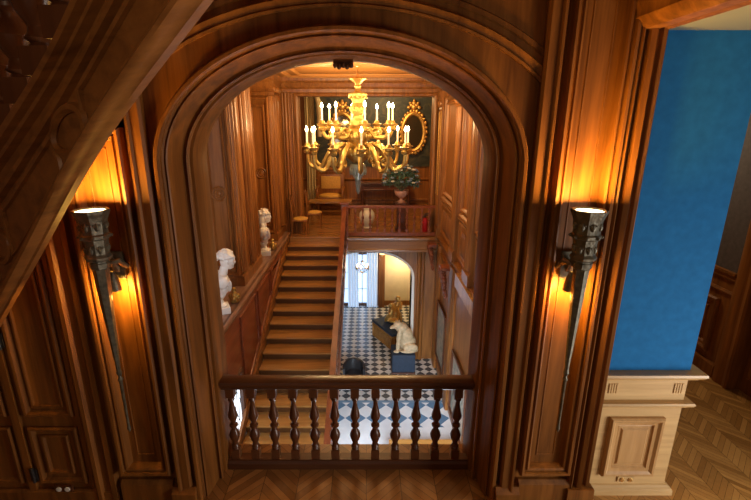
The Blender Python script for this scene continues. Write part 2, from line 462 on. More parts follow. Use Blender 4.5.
# doorway to the blue room in the right-hand side wall
bm = B()
T = Tfront(3.05)
prof = [(1.70, 0), (1.70, 0.05), (1.72, 0.07), (1.74, 0.045), (1.75, 0.02), (1.76, 0.02), (1.77, 0.06), (1.80, 0.075), (1.815, 0.05), (1.825, 0.02), (1.845, 0.02), (1.855, 0.04), (1.875, 0.045), (1.885, 0.02), (1.895, 0.02), (1.895, -0.1), (1.70, -0.1)]
extr_v(bm, T, prof, 0, 3.72)
extr_v(bm, T, [(1.69, 0), (1.69, 0.085), (1.91, 0.085), (1.91, 0)], 0, 0.19)
# lintel with mouldings facing the room, and wall over it
TR = Tright(1.895)
extr_u(bm, TR, [(3.72, -0.02), (3.70, 0.01), (3.71, 0.05), (3.70, 0.08), (3.70, 0.17), (3.72, 0.20), (3.76, 0.235), (3.80, 0.235), (3.83, 0.25), (3.86, 0.25), (3.89, 0.21), (3.92, 0.20), (4.7, 0.20), (4.7, -0.02)], 0.6, 3.06)
slab(bm, TR, -3.0, 0.6, 0, 4.7, 0, 0.2)
struct('door_1', bm, oak, smooth=True)

# pier of the blue room with its dado
bm = B(); box(bm, 1.896, 2.63, 3.15, 3.65, 1.2, 3.72); struct('wall_blue', bm, blue_wall)
bm = B(); TB = Tfront(3.15)
X0, X1 = 1.896, 2.63
box(bm, X0, X1, 3.15, 3.65, 0, 1.2)
def capm(prof, ov=True):        # moulding running along the front and returning on the right end
    pts = []
    a = [bm.verts.new((X0, 3.15 - n, v)) for v, n in prof]
    b = [bm.verts.new((X1 + n, 3.15 - n, v)) for v, n in prof]
    c = [bm.verts.new((X1 + n, 3.65, v)) for v, n in prof]
    for i in range(len(prof) - 1):
        bm.faces.new((a[i], a[i + 1], b[i + 1], b[i])); bm.faces.new((b[i], b[i + 1], c[i + 1], c[i]))
capm([(1.215, 0.0), (1.215, 0.085), (1.195, 0.09), (1.175, 0.075), (1.165, 0.05), (1.15, 0.045), (1.14, 0.02), (1.135, 0.0)])
capm([(0.935, 0.0), (0.935, 0.055), (0.92, 0.064), (0.90, 0.052), (0.89, 0.025), (0.875, 0.02), (0.865, 0.0)])
capm([(0.085, 0.0), (0.08, 0.02), (0.07, 0.03), (0.06, 0.045), (0.045, 0.05), (0.02, 0.05), (0.0, 0.05), (0, 0.0)])
for c0 in (1.995, 2.53):
    for k in range(4): slab(bm, TB, c0 + 0.02 * k, c0 + 0.012 + 0.02 * k, 1.0, 1.09, -0.001, 0.008)
struct('baseboard_blue_pier', bm, oak_pale, smooth=True)
bm = B()
PP = [(0, 0), (0.0, 0.028), (0.012, 0.042), (0.03, 0.040), (0.05, 0.022), (0.075, 0.018), (0.085, 0.004), (0.09, 0.006), (0.093, 0.002), (0.11, 0.002), (0.125, 0.016)]
frame(bm, TB, 2.045, 2.50, 0.185, 0.775, PP, 1.0, True)
struct('trim_dado_panel', bm, oak_pale_v, smooth=True)
bm = B(); bevbox(bm, 2.20, 2.36, 3.135, 3.155, 0.185, 0.245, 0.004)
plate = thing('wall_socket', 'beige double socket plate on the pale oak dado below the blue wall', 'socket', (2.28, 3.15, 0.135))
bm.free()
bm = B(); bevbox(bm, -0.075, 0.075, -0.012, 0.0, -0.028, 0.028, 0.004); obj('cover_plate', bm, oak_pale, plate)
for s in (-1, 1):
    bm = B(); t = B(); lathe(t, [(0.020, 0), (0.022, 0.006), (0.012, 0.007)], seg=16); merge(bm, t, Matrix.Translation((s * 0.036, -0.012, 0)) @ Matrix.Rotation(PI / 2, 4, 'X'))
    obj('outlet', bm, brass, plate)
# socket plate on the dark panelling
plate2 = thing('wall_socket', 'brown double socket plate with two white outlets low on the dark oak leaf', 'socket', (-2.555, 3.05, 0.175))
bm = B(); bevbox(bm, -0.075, 0.075, -0.052, -0.03, -0.03, 0.03, 0.004); obj('cover_plate', bm, oak_dark, plate2)
for s in (-1, 1):
    bm = B(); t = B(); lathe(t, [(0.022, 0), (0.022, 0.006), (0.012, 0.007)], seg=16); merge(bm, t, Matrix.Translation((s * 0.036, -0.052, 0)) @ Matrix.Rotation(PI / 2, 4, 'X'))
    obj('outlet', bm, white_plastic, plate2)
plate2.location.y = 3.05; plate2.location.z = 0.17
for z, w in ((0.30, 'lower'), (1.55, 'upper')):
    h = thing('door_hinge', 'dark iron hinge %s on the edge of the narrow oak leaf under the stair' % ('low down' if w == 'lower' else 'higher up'), 'hinge', (-2.79, 3.05, z), group='hinges on the oak leaf')
    bm = B(); lathe(bm, [(0.006, -0.075), (0.013, -0.07), (0.013, 0.07), (0.006, 0.075)], (0, -0.04, 0), 10); obj('knuckle', bm, leather, h, smooth=True)
    bm = B(); box(bm, -0.03, 0.03, -0.036, -0.03, -0.06, 0.06); obj('hinge_leaf', bm, leather, h)

# blue room: floor, ceiling, side wall with door casing
bm = B(); box(bm, 1.93, 4.75, -3.0, 9.0, -0.30, 0.0); struct('floor_blue_room', bm, parquet('herringbone_oak_light', (0.26, 0.115, 0.027), (0.52, 0.265, 0.075), w=0.44, pl=0.065))
bm = B(); box(bm, 1.93, 4.6, -3.0, 9.0, 3.72, 3.8)
struct('ceiling_blue_room', bm, grey_green)
bm = B(); box(bm, 4.45, 4.55, 4.85, 9.0, 1.37, 3.72); box(bm, 4.45, 4.55, 2.2, 4.85, 2.65, 3.72); box(bm, 2.62, 4.55, 8.9, 9.0, 0, 3.72); struct('wall_right', bm, dark_wall)
bm = B(); TR2 = Tright(4.45)
box(bm, 4.45, 4.55, 4.85, 9.0, 0, 1.37)
extr_u(bm, TR2, [(1.28, 0), (1.28, 0.02), (1.31, 0.035), (1.34, 0.03), (1.37, 0.055), (1.40, 0.055), (1.40, 0)], 4.95, 9.0)
extr_u(bm, TR2, [(1.10, 0), (1.10, 0.015), (1.13, 0.03), (1.16, 0.015), (1.16, 0)], 4.95, 9.0)
extr_u(bm, TR2, [(0, 0), (0, 0.04), (0.16, 0.04), (0.19, 0.02), (0.19, 0)], 4.95, 9.0)
frame(bm, TR2, 5.12, 5.85, 0.28, 1.02, PP, 1.3, True)
frame(bm, TR2, 6.05, 7.3, 0.28, 1.02, PP, 1.3, True)
struct('baseboard_right', bm, oak, smooth=True)
bm = B(); extr_v(bm, TR2, [(4.69, -0.2), (4.69, 0.05), (4.72, 0.06), (4.78, 0.04), (4.85, 0.06), (4.89, 0.06), (4.95, 0.03), (4.95, -0.2)], 0, 2.7)
extr_v(bm, TR2, [(3.7, -0.2), (3.7, -0.12), (4.69, -0.12), (4.69, -0.2)], 0, 2.6)
slab(bm, Tright(4.57), 3.7, 4.69, 0.0, 2.65, -0.04, 0.002)
frame(bm, Tright(4.57), 3.78, 4.63, 0.2, 1.1, FRAME, 1.2, True)
frame(bm, Tright(4.57), 3.78, 4.63, 1.2, 2.5, FRAME, 1.2, True)
struct('door_2', bm, oak, smooth=True)

# ------------------------------------------------------------------ near balustrade in the arch
bal = thing('balustrade', 'dark oak balustrade of twelve turned balusters across the arch opening', 'balustrade', (XC, 3.46, 0))
hw = AH - 0.002
bm = B(); T = lambda u, v, n: (u, n, v)
extr_u(bm, T, [(0.845, -0.035), (0.86, -0.05), (0.875, -0.045), (0.88, -0.06), (0.915, -0.072), (0.935, -0.066), (0.945, -0.04), (0.945, 0.04), (0.935, 0.066), (0.915, 0.072), (0.88, 0.06), (0.875, 0.045), (0.86, 0.05), (0.845, 0.035), (0.845, -0.035)], -hw, hw)
obj('handrail', bm, oak_dark, bal, smooth=True, sharp=30)
bm = B(); extr_u(bm, T, [(0.0, -0.06), (0.0, 0.06), (0.06, 0.06), (0.085, 0.045), (0.10, 0.045), (0.10, -0.045), (0.085, -0.045), (0.06, -0.06), (0.0, -0.06)], -hw, hw)
obj('base_rail', bm, oak_dark, bal, smooth=True, sharp=30)
b0 = baluster_bm(0.75, 1.1, 0.034)
me = None
for k in range(12):
    x = -1.055 + 2.06 * k / 11
    if me is None:
        o = obj('baluster', b0, oak_bal, bal, (x, 0, 0.098), smooth=True); me = o.data
    else:
        o = bpy.data.objects.new('baluster', me); C.objects.link(o); o.parent = bal; o.location = (x, 0, 0.098)

# ------------------------------------------------------------------ torches
def torch(label, x, side):
    t = thing('torch_lamp', label, 'wall lamp', (x, 2.83, 0), 0, 'torch lamps flanking the arch')
    s8 = 8
    bm = B()
    lathe(bm, [(0.048, 2.19), (0.062, 2.20), (0.066, 2.23), (0.066, 2.235), (0.060, 2.24), (0.060, 2.25), (0.082, 2.262), (0.086, 2.28), (0.076, 2.292), (0.072, 2.30),
               (0.074, 2.37), (0.079, 2.40), (0.094, 2.41), (0.097, 2.43), (0.085, 2.44), (0.083, 2.47), (0.091, 2.53), (0.108, 2.57), (0.114, 2.583), (0.114, 2.597),
               (0.103, 2.597), (0.095, 2.575), (0.082, 2.54)], seg=s8, cap=False)
    for k in range(8):         # cast relief on each facet
        a = 2 * PI * (k + 0.5) / 8 + PI / 8
        for zz, rr, w in ((2.335, 0.068, 0.018), (2.49, 0.081, 0.020)):
            c = Vector((rr * math.cos(a), rr * math.sin(a), zz))
            ell(bm, c, (0.014, 0.014, 0.028), seg=8)
            for s in (-1, 1):
                ell(bm, c + Vector((-math.sin(a), math.cos(a), 0)) * s * w * 0.75 + Vector((0, 0, 0.012)), 0.009, seg=6)
        a2 = 2 * PI * k / 8 + PI / 8
        ell(bm, (0.096 * math.cos(a2), 0.096 * math.sin(a2), 2.42), 0.011, seg=6)
    obj('bowl', bm, bronze, t, smooth=True, sharp=25)
    bm = B(); lathe(bm, [(0.004, 1.36), (0.014, 1.37), (0.020, 1.39), (0.014, 1.41), (0.052, 2.19), (0.05, 2.20)], seg=6)
    obj('shaft', bm, bronze, t, smooth=True, sharp=25)
    bm = B(); lathe(bm, [(0.003, 0.88), (0.015, 0.91), (0.009, 0.94), (0.009, 0.96), (0.012, 1.32), (0.020, 1.335), (0.012, 1.35), (0.008, 1.375)], seg=10)
    obj('spike', bm, bronze, t, smooth=True)
    bm = B()
    pts = [(0.0, 0.05, 2.27), (0.0, 0.10, 2.25), (0.0, 0.14, 2.20), (0.0, 0.17, 2.15), (0.0, 0.19, 2.12)]
    tube(bm, pts, [0.018, 0.020, 0.022, 0.026, 0.030], 8)
    pts = [(side * 0.06, 0.03, 2.22), (side * 0.095, 0.06, 2.23), (side * 0.10, 0.10, 2.19), (side * 0.095, 0.15, 2.16), (side * 0.06, 0.19, 2.15)]
    tube(bm, pts, [0.016, 0.02, 0.02, 0.018, 0.014], 8)
    bevbox(bm, -0.06, 0.06, 0.175, 0.20, 2.05, 2.26, 0.008)
    obj('bracket', bm, bronze, t, smooth=True)
    bm = B(); lathe(bm, [(0.0005, 2.556), (0.06, 2.560), (0.092, 2.574), (0.099, 2.586), (0.07, 2.588), (0.0005, 2.589)], seg=16, cap=False)
    obj('lamp_glass', bm, torch_glow, t, smooth=True)
    bm = B(); lathe(bm, [(0.046, 2.00), (0.040, 2.06), (0.022, 2.12), (0.012, 2.14)], (side * 0.02, 0.085, 0), 12, cap=False)
    lathe(bm, [(0.042, 2.00), (0.036, 2.06), (0.018, 2.115)], (side * 0.02, 0.085, 0), 12, cap=False)
    obj('back_lamp_cup', bm, bronze, t, smooth=True)
    bm = B(); ell(bm, (side * 0.02, 0.085, 2.075), (0.016, 0.016, 0.022), seg=8); obj('back_bulb', bm, bulb_m, t, smooth=True)
    WARM = (1.0, 0.54, 0.09)
    tl = light('torch_light', 'AREA', (x, 2.83, 2.602), 25, WARM, 0.17, (PI, 0, 0)); tl.data.shape = 'DISK'
    light('torch_back_light', 'POINT', (x + side * 0.025, 2.915, 1.955), 21, WARM, radius=0.02)
    return t
torch('bronze torch wall lamp on the panelling beside the curved stair string', XC - 1.63, 1)
torch('bronze torch wall lamp on the panelling beside the blue wall', XC + 1.63, -1)

# ------------------------------------------------------------------ upper stair string (flight rising over the doorway side)
A2 = Vector((-2.54, 2.8, 0)); Bv = Vector((-0.506, 1.5, 0)); dv = (Bv - A2).normalized(); nv = Vector((-dv.y, dv.x, 0))   # nv points to the wall
if nv.y < 0: nv = -nv
def SP(s, z, n): return A2 + dv * s + Vector((0, 0, z)) - nv * n       # n > 0 towards the room
def interp(tab, s):
    if s <= tab[0][0]:
        a, b = tab[0], tab[1]
    elif s >= tab[-1][0]: a, b = tab[-2], tab[-1]
    else:
        for a, b in zip(tab, tab[1:]):
            if a[0] <= s <= b[0]: break
    return a[1] + (b[1] - a[1]) * (s - a[0]) / (b[0] - a[0])
LOW = [(-0.7, 1.30), (0.0, 1.815), (0.89, 2.465), (1.40, 2.85), (1.65, 3.03), (1.80, 3.125), (2.0, 3.245), (2.45, 3.50), (3.0, 3.83)]
UPP = [(-0.7, 2.30), (0.0, 2.70), (0.65, 2.99), (1.34, 3.30), (1.60, 3.43), (1.80, 3.55), (2.1, 3.74), (2.5, 4.0), (3.0, 4.32)]
def smooth_tab(tab):
    def f(s): return sum(interp(tab, s + d * 0.06) for d in (-2, -1, 0, 1, 2)) / 5
    return f
lowf, uppf = smooth_tab(LOW), smooth_tab(UPP)
ss = [-0.7 + 3.4 * i / 60 for i in range(61)]
stair_up = thing('upper_stair', 'carved dark oak stair string with turned balusters rising overhead', 'staircase', (A2.x, A2.y, 0))
def local(v): return Vector(v) - stair_up.location
bm = B()
# cross profile: fraction across the string (0 low, 1 top) against projection
CP = [(0.0, -0.02), (0.0, 0.012), (0.018, 0.020), (0.022, 0.045), (0.04, 0.070), (0.07, 0.078), (0.105, 0.07), (0.12, 0.035), (0.145, 0.042), (0.165, 0.025), (0.18, 0.0), (0.69, 0.0), (0.705, 0.03), (0.735, 0.038), (0.755, 0.012), (0.86, 0.012), (0.88, 0.045), (0.91, 0.05), (0.93, 0.08), (0.98, 0.088), (1.0, 0.07), (1.0, -0.02)]
rows = []
for s in ss:
    l, u = lowf(s), uppf(s)
    rows.append([bm.verts.new(local(SP(s, l + (u - l) * f, n))) for f, n in CP])
for a, b in zip(rows, rows[1:]):
    for i in range(len(CP)): bm.faces.new((a[i], b[i], b[(i + 1) % len(CP)], a[(i + 1) % len(CP)]))
bm.faces.new(rows[0]); bm.faces.new(rows[-1][::-1])
obj('stair_string', bm, oak_string, stair_up, smooth=True)
def strip(points, r=0.012):
    t = B(); tube(t, [local(SP(s, lowf(s) + (uppf(s) - lowf(s)) * f, 0.004)) for s, f in points], r, 6, closed=True); return t
# raised ring and long panel mouldings between the rings
def ring_on(sc, fc, R):
    zc = lowf(sc) + (uppf(sc) - lowf(sc)) * fc
    t = B()
    tube(t, [local(SP(sc + R * math.cos(a) * 1.30, zc + R * math.sin(a) * 0.80 + R * math.cos(a) * 0.35, 0.006)) for a in [2 * PI * k / 28 for k in range(28)]], 0.022, 6, closed=True)
    return t
for sc in (0.36, 1.475, 2.42):
    obj('ring_moulding', ring_on(sc, 0.44 if sc > 1 else 0.42, 0.115), oak_string, stair_up, smooth=True)
for a, b in ((-0.6, 0.20), (0.52, 1.33), (1.62, 2.28)):
    top = [(a + (b - a) * k / 10, 0.62) for k in range(11)]; bot = [(b - (b - a) * k / 10, 0.25) for k in range(11)]
    right = [(b + 0.0, 0.5), (b - 0.02, 0.44), (b, 0.36)]
    obj('panel_moulding', strip(top + right + bot, 0.016), oak_string, stair_up, smooth=True)
me = None
for k in range(11):
    s = 0.07 + 0.25 * k
    p = local(SP(s, uppf(s) + 0.05, -0.02))
    if me is None:
        o = obj('baluster', baluster_bm(0.90, 2.0, 0.034, 16), oak_bal, stair_up, p, smooth=True); me = o.data
    else:
        o = bpy.data.objects.new('baluster', me); C.objects.link(o); o.parent = stair_up; o.location = p
    o.rotation_euler = (0, 0, math.atan2(dv.y, dv.x) + 0.5)
bm = B(); tube(bm, [local(SP(s, uppf(s) + 0.84, 0)) for s in ss], 0.05, 10); obj('handrail', bm, oak_dark, stair_up, smooth=True)

# ------------------------------------------------------------------ hall shell
bm = B()
TL = Tleft(HL)
slab(bm, TL, 3.65, 13.0, 0.1, CZ, -0.1, 0.0)
def pilaster(T, u0, w, v0, v1, bm):
    extr_v(bm, T, [(u0, 0), (u0, 0.10), (u0 + w, 0.10), (u0 + w, 0)], v0, v1)
    extr_v(bm, lambda u, v, n: T(u, v, n + 0.10), reeds(u0 + 0.02, [(w - 0.04) * q for q in (0.16, 0.2, 0.28, 0.2, 0.16)]), v0 + 0.3, v1 - 0.45)
    extr_u(bm, lambda u, v, n: T(u, v, n + 0.10), [(v0, 0), (v0, 0.05), (v0 + 0.22, 0.05), (v0 + 0.27, 0.02), (v0 + 0.3, 0)], u0 - 0.02, u0 + w + 0.02)
    extr_u(bm, lambda u, v, n: T(u, v, n + 0.10), [(v1 - 0.48, 0), (v1 - 0.44, 0.05), (v1 - 0.40, 0.03), (v1 - 0.2, 0.07), (v1 - 0.12, 0.12), (v1 - 0.02, 0.12), (v1, 0)], u0 - 0.02, u0 + w + 0.02)
    for s in (0.2, 0.5, 0.8): ell(bm, T(u0 + w * s, v1 - 0.3, 0.15), (0.06, 0.06, 0.10), seg=8)
PX = -2.38
for y0, y1 in ((8.0, 9.45), (11.35, 12.62)):          # piers between the bust recesses
    box(bm, HL, PX, y0, y1, 0.1, CZ)
    TF = Tfront(y0); TS = Tleft(PX)
    frame(bm, TF, -2.98, -2.40, 0.30, 3.72, FRAME, 1.6, False, 2.0)
    frame(bm, TF, -2.86, -2.50, 0.48, 3.54, FRAME, 1.2, True, 1.8)
    TFr = lambda u, v, n: TF(u, v, n + 0.012)
    ringm(bm, TFr, -2.68, 1.88, 0.125, 0.022); ringm(bm, TFr, -2.68, 1.88, 0.07, 0.016); ell(bm, TF(-2.68, 1.88, 0.01), (0.05, 0.02, 0.05), seg=10)
    L = y1 - y0
    extr_v(bm, TS, reeds(y0 + 0.06, [0.08, 0.14, 0.08]), 0.35, 3.78)
    extr_v(bm, TS, reeds(y0 + L * 0.42, [0.10, 0.2, 0.10]), 0.35, 3.78)
    extr_v(bm, TS, reeds(y1 - 0.32, [0.08, 0.14, 0.08]), 0.35, 3.78)
    for tt, q0, q1 in ((TF, HL, PX + 0.044), (TS, y0 - 0.044, y1)):
        extr_u(bm, tt, [(0.1, 0), (0.1, 0.05), (0.26, 0.05), (0.30, 0.02), (0.30, 0)], q0, q1)
        extr_u(bm, tt, [(3.74, 0), (3.76, 0.03), (3.84, 0.04), (3.86, 0.02), (3.9, 0.02), (3.98, 0.08), (4.06, 0.10), (4.12, 0.16), (4.27, 0.17), (4.27, 0)], q0, q1 if tt is TS else q1 + 0.1)
    for k in range(5): ell(bm, TS(y0 + 0.15 + 0.25 * k, 3.93, 0.06), (0.06, 0.07, 0.09), seg=8)
for u0, u1 in ((4.6, 7.8), (9.6, 11.25)):
    frame(bm, TL, u0, u1, 0.35, 3.7, FRAME, 2.0, False, 2.5); frame(bm, TL, u0 + 0.22, u1 - 0.22, 0.55, 3.5, FRAME, 1.6, True, 2)
CORN = [(3.88, 0), (3.9, 0.05), (3.98, 0.06), (4.03, 0.14), (4.12, 0.18), (4.18, 0.26), (4.27, 0.28), (4.27, 0)]
extr_u(bm, TL, CORN, 3.65, 12.6)
struct('wall_hall_left', bm, oak_hall, smooth=True)

bm = B()
box(bm, HL - 0.1, LED, 3.65, 12.35, 0.0, 0.10)
TW = Tleft(LED)
extr_u(bm, TW, [(0.0, -0.02), (-0.02, 0.03), (0.03, 0.05), (0.07, 0.05), (0.10, 0.03), (0.10, -0.02)], 3.65, 12.35)
struct('trim_ledge', bm, wood('oak_ledge', (0.20, 0.10, 0.06), (0.36, 0.21, 0.14), rough=0.25, axis='Y'), smooth=True)
bm = B()
# wall under the ledge, leaving the opening of the leaded window
for (a, b, c, d) in ((3.65, 5.2, GZ, 0.0), (6.95, 12.5, GZ, 0.0), (5.2, 6.95, -1.05, 0.0), (5.2, 6.95, GZ, -2.3)):
    slab(bm, TW, a, b, c, d, -0.14, 0.0)
for k in range(6):
    u0 = 6.9 + 0.87 * k
    zb = -0.39 * (12.1 - u0) + 0.22 if False else None
def par_panel(u0, u1):     # panel whose lower edge follows the stair
    f = lambda u: -0.15 / 0.385 * (YL - u) + 0.30
    z1 = -0.14
    pts = lambda d: [(u0 + d, f(u0) + d * 1.4), (u1 - d, f(u1) + d * 0.8), (u1 - d, z1 - d), (u0 + d, z1 - d)]
    rings = []
    for d, h in PANEL: rings.append([bm.verts.new(TW(u, v, h)) for u, v in pts(d)])
    for a, b in zip(rings, rings[1:]):
        for q in range(4): bm.faces.new((a[q], a[(q + 1) % 4], b[(q + 1) % 4], b[q]))
    bm.faces.new(rings[-1])
for k in range(3): par_panel(7.05 + 1.28 * k, 8.2 + 1.28 * k)
struct('wall_stair_left', bm, oak_red, smooth=True)
# stair-side string
bm = B()
a = [(3.7, -0.15 / 0.385 * (YL - 3.7)), (12.1, 0.0)]
f = lambda u: -0.15 / 0.385 * (YL - u)
q = [bm.verts.new((x, u, f(u) + dz)) for x in (LED, LED + 0.05) for u, dz in ((3.9, -0.3), (12.1, -0.3), (12.1, 0.14), (3.9, 0.14))]
for fc in ((0, 3, 2, 1), (4, 5, 6, 7), (0, 1, 5, 4), (1, 2, 6, 5), (2, 3, 7, 6), (3, 0, 4, 7)): bm.faces.new([q[i] for i in fc])
struct('trim_stair_string', bm, oak_hall_y)

# leaded window beside the lower flight
win = B(); frame(win, TW, 5.2, 6.95, -2.3, -1.05, [(0, 0), (0, 0.03), (0.04, 0.03), (0.05, 0.0), (0.05, -0.06)], 1.0, False)
w1 = struct('window_1', win, oak_dark)
bm = B(); slab(bm, TW, 5.22, 6.93, -2.28, -1.07, -0.08, -0.07); g = obj('pane', bm, daylight_glass, w1)
bm = B()
for k in range(-3, 8):
    u = 5.2 + 0.28 * k
    for s in (1, -1):
        pts = []
        for j in range(21):
            v = -2.3 + 1.25 * j / 20; uu = (u if s > 0 else u + 0.6) + s * (v + 2.3) * 0.5
            if 5.22 < uu < 6.93: pts.append(TW(uu, v, -0.065))
        if len(pts) > 1: tube(bm, pts, 0.008, 4)
obj('leading', bm, lead_m, w1)

# right hall wall
bm = B(); TRt = Tright(HR)
slab(bm, TRt, 3.65, 13.0, GZ, CZ, -0.1, 0.0)
extr_u(bm, TRt, CORN, 3.65, 12.6)
for u0, w in ((4.6, 0.5), (6.4, 0.45), (8.0, 0.45), (9.6, 0.42), (11.9, 0.45)): pilaster(TRt, u0, w, 0.05, 3.9, bm)
for u0, u1 in ((5.15, 6.35), (6.9, 7.95), (8.5, 9.55), (10.1, 11.85)):
    frame(bm, TRt, u0, u1, 1.15, 3.75, FRAME, 1.6, False, 2.8); frame(bm, TRt, u0 + 0.18, u1 - 0.18, 1.3, 3.6, FRAME, 1.4, True, 2.4)
    frame(bm, TRt, u0, u1, 0.18, 1.02, FRAME, 1.4, True)
    extr_v(bm, TRt, reeds(u0 + 0.02, [0.07, 0.07]), 1.2, 3.7)
    m = (u0 + u1) / 2
    for k in range(int((u1 - u0 - 0.3) / 0.13)): ell(bm, TRt(u0 + 0.2 + 0.13 * k, 0.60, 0.02), (0.04, 0.05, 0.28), seg=8)
    ringm(bm, TRt, u0 + 0.1, 1.95, 0.05, 0.014)
# band at landing level
extr_u(bm, TRt, [(-0.18, 0), (-0.16, 0.03), (-0.10, 0.05), (-0.04, 0.09), (0.03, 0.11), (0.06, 0.10), (0.06, 0)], 3.65, 12.3)
extr_u(bm, TRt, [(1.05, 0), (1.05, 0.04), (1.10, 0.06), (1.13, 0.03), (1.13, 0)], 3.65, 11.9)
for u0, w in ((5.6, 0.4), (7.3, 0.35), (9.72, 0.42), (11.75, 0.4)):
    extr_v(bm, TRt, [(u0, 0), (u0, 0.06), (u0 + 0.05, 0.08), (u0 + w - 0.05, 0.08), (u0 + w, 0.06), (u0 + w, 0)], GZ, -0.18)
for u0, u1 in ((6.1, 7.2), (7.75, 9.6), (10.25, 11.7)):
    frame(bm, TRt, u0, u1, -3.7, -0.35, FRAME, 1.8, True)
struct('wall_hall_right', bm, oak_hall, smooth=True)

# carved brackets below the band
def bracket(label, y, first=None):
    loc = (HR - 0.07, y, 0)
    if first: return dup(first, loc, label)
    t = thing('carved_bracket', label, 'bracket', loc, group='carved brackets on the hall wall')
    bm = B()
    slab(bm, Tright(0), -0.12, 0.12, -0.19, -0.13, 0.05, 0.22)
    for k in range(9):
        z = -0.2 - 0.07 * k; r = 0.10 - 0.008 * k
        ell(bm, (-0.18 + 0.012 * k, 0.03 * math.sin(k * 1.4), z), (r * 0.8, r * 1.1, 0.06), seg=8)
    for k in range(14):
        z = -0.22 - 0.045 * k
        ell(bm, (-0.20 + 0.008 * k, 0.09 * math.cos(k * 2.1) * (1 - k / 20), z), 0.032, seg=6)
    obj('carving', bm, oak_red, t, smooth=True)
    t.scale = (1.25, 1.25, 1.15)
    return t
br = bracket('carved oak bracket under the wall band, the nearer and larger one', 9.9)
bracket('carved oak bracket at the corner by the landing balustrade end', 11.95, br)

def picture(name, label, TF, u0, u1, v0, v1, mat, cat='painting', fm=oak_dark, fw=1.6, base=(0, 0, 0)):
    t = thing(name, label, cat, base)
    L = lambda u, v, n: tuple(Vector(TF(u, v, n)) - Vector(base))
    bm = B(); frame(bm, L, u0, u1, v0, v1, [(0, 0.002), (0, 0.035), (0.02, 0.05), (0.04, 0.03), (0.05, 0.02), (0.05, 0.012)], fw, False, 1.0); obj('picture_frame', bm, fm, t, smooth=True)
    bm = B(); slab(bm, L, u0 + 0.05 * fw, u1 - 0.05 * fw, v0 + 0.05 * fw, v1 - 0.05 * fw, 0.003, 0.014); obj('canvas', bm, mat, t)
    return t
TP = Tright(HR - 0.035)
picture('painting', 'large dark framed painting on the lower hall wall beyond the carved bracket', TP, 10.35, 11.6, -3.4, -1.7, paint_land, base=(HR - 0.03, 10.95, -2.55))
picture('painting', 'dark framed painting low on the hall wall next to the arch jamb', TP, 7.8, 9.3, -3.6, -2.0, paint_land, base=(HR - 0.03, 8.55, -2.8))
picture('painting', 'tall narrow olive painting high on the wall by the landing corner', Tright(HR - 0.10), 12.0, 12.3, 1.2, 3.4, paint_tall, fm=gold_dull, fw=0.8, base=(HR - 0.1, 12.15, 2.3))

# hall ceiling
bm = B(); box(bm, HL - 0.1, HR + 0.1, 3.65, 13.0, CZ, CZ + 0.1)
TCl = Tceil(CZ)
for y0, y1 in ((3.9, 6.5), (6.8, 9.2), (9.35, 11.9)):
    frame(bm, TCl, PX + 0.4, HR - 0.4, y0, y1, FRAME, 2.2, False)
    frame(bm, TCl, PX + 0.7, HR - 0.7, y0 + 0.3, y1 - 0.3, FRAME, 1.6, False)
struct('ceiling_hall', bm, wood('oak_ceiling', (0.30, 0.12, 0.03), (0.52, 0.24, 0.07), rough=0.4, axis='X'), smooth=True)

# ------------------------------------------------------------------ landing opening frame and alcove
bm = B(); YO = 12.6; TO = Tfront(YO)
slab(bm, TO, PX, -1.85, 0.0, CZ, -0.4, 0.0); slab(bm, TO, 1.85, HR, 0.0, CZ, -0.4, 0.0); slab(bm, TO, -1.85, 1.85, 3.8, CZ, -0.4, 0.0)
pl = lambda a, w: pilaster(TO, a, w, 0.0, 3.9, bm)
extr_v(bm, TO, reeds(-2.30, [0.06, 0.1, 0.06]), 0, 3.95)
extr_v(bm, TO, reeds(-2.04, [0.05, 0.05]), 0, 3.95)
extr_v(bm, TO, [(-1.95, 0), (-1.95, 0.05), (-1.90, 0.06), (-1.85, 0.04), (-1.85, 0)], 0, 3.8)
extr_v(bm, TO, [(1.85, 0), (1.85, 0.04), (1.90, 0.06), (1.95, 0.05), (1.95, 0)], 0, 3.8)
extr_u(bm, TO, [(3.80, 0), (3.80, 0.04), (3.85, 0.06), (3.90, 0.03), (3.90, 0)], -1.95, 1.95)
extr_u(bm, TO, CORN, PX, HR)
frame(bm, TO, -1.6, 1.6, 3.93, 4.05, FRAME, 0.5, False)
struct('wall_landing_opening', bm, oak_hall, smooth=True)

bm = B(); box(bm, LED + 0.01, HR, YL, 13.0, -0.46, 0.0); box(bm, -2.8, 2.8, 13.0, 17.6, -0.46, 0.0)
TLn = Tfront(YL)
extr_u(bm, TLn, [(-0.46, 0), (-0.44, 0.03), (-0.38, 0.04), (-0.35, 0.02), (-0.12, 0.02), (-0.09, 0.05), (-0.02, 0.06), (0.0, 0.05), (0.0, 0)], SX1, HR)
lf = struct('floor_landing', bm, wood('oak_landing', (0.17, 0.066, 0.018), (0.34, 0.15, 0.042), rough=0.2, axis='X'), smooth=True)
bm = B(); box(bm, -2.8, 2.8, 17.5, 17.6, 0, 4.6); box(bm, -2.9, -2.8, 13.0, 17.6, 0, 4.6); box(bm, 2.8, 2.9, 13.0, 17.6, 0, 4.6)
TBk = Tfront(17.5)
frame(bm, TBk, -2.7, 2.7, 0.1, 1.0, FRAME, 2, True)
struct('wall_back', bm, oak_hall, smooth=True)
bm = B(); box(bm, -2.9, 2.9, 13.0, 17.6, 4.6, 4.7); box(bm, -2.9, 2.9, 13.0, 13.02, CZ, 4.6); struct('ceiling_landing', bm, oak_hall)

tp = tag(obj('tapestry', (lambda b: (slab(b, TBk, -1.95, 2.55, 1.45, 4.55, 0.02, 0.05), b)[1])(B()), tapestry_m), 'very dark green tapestry covering the rear wall behind the chandelier', 'tapestry')

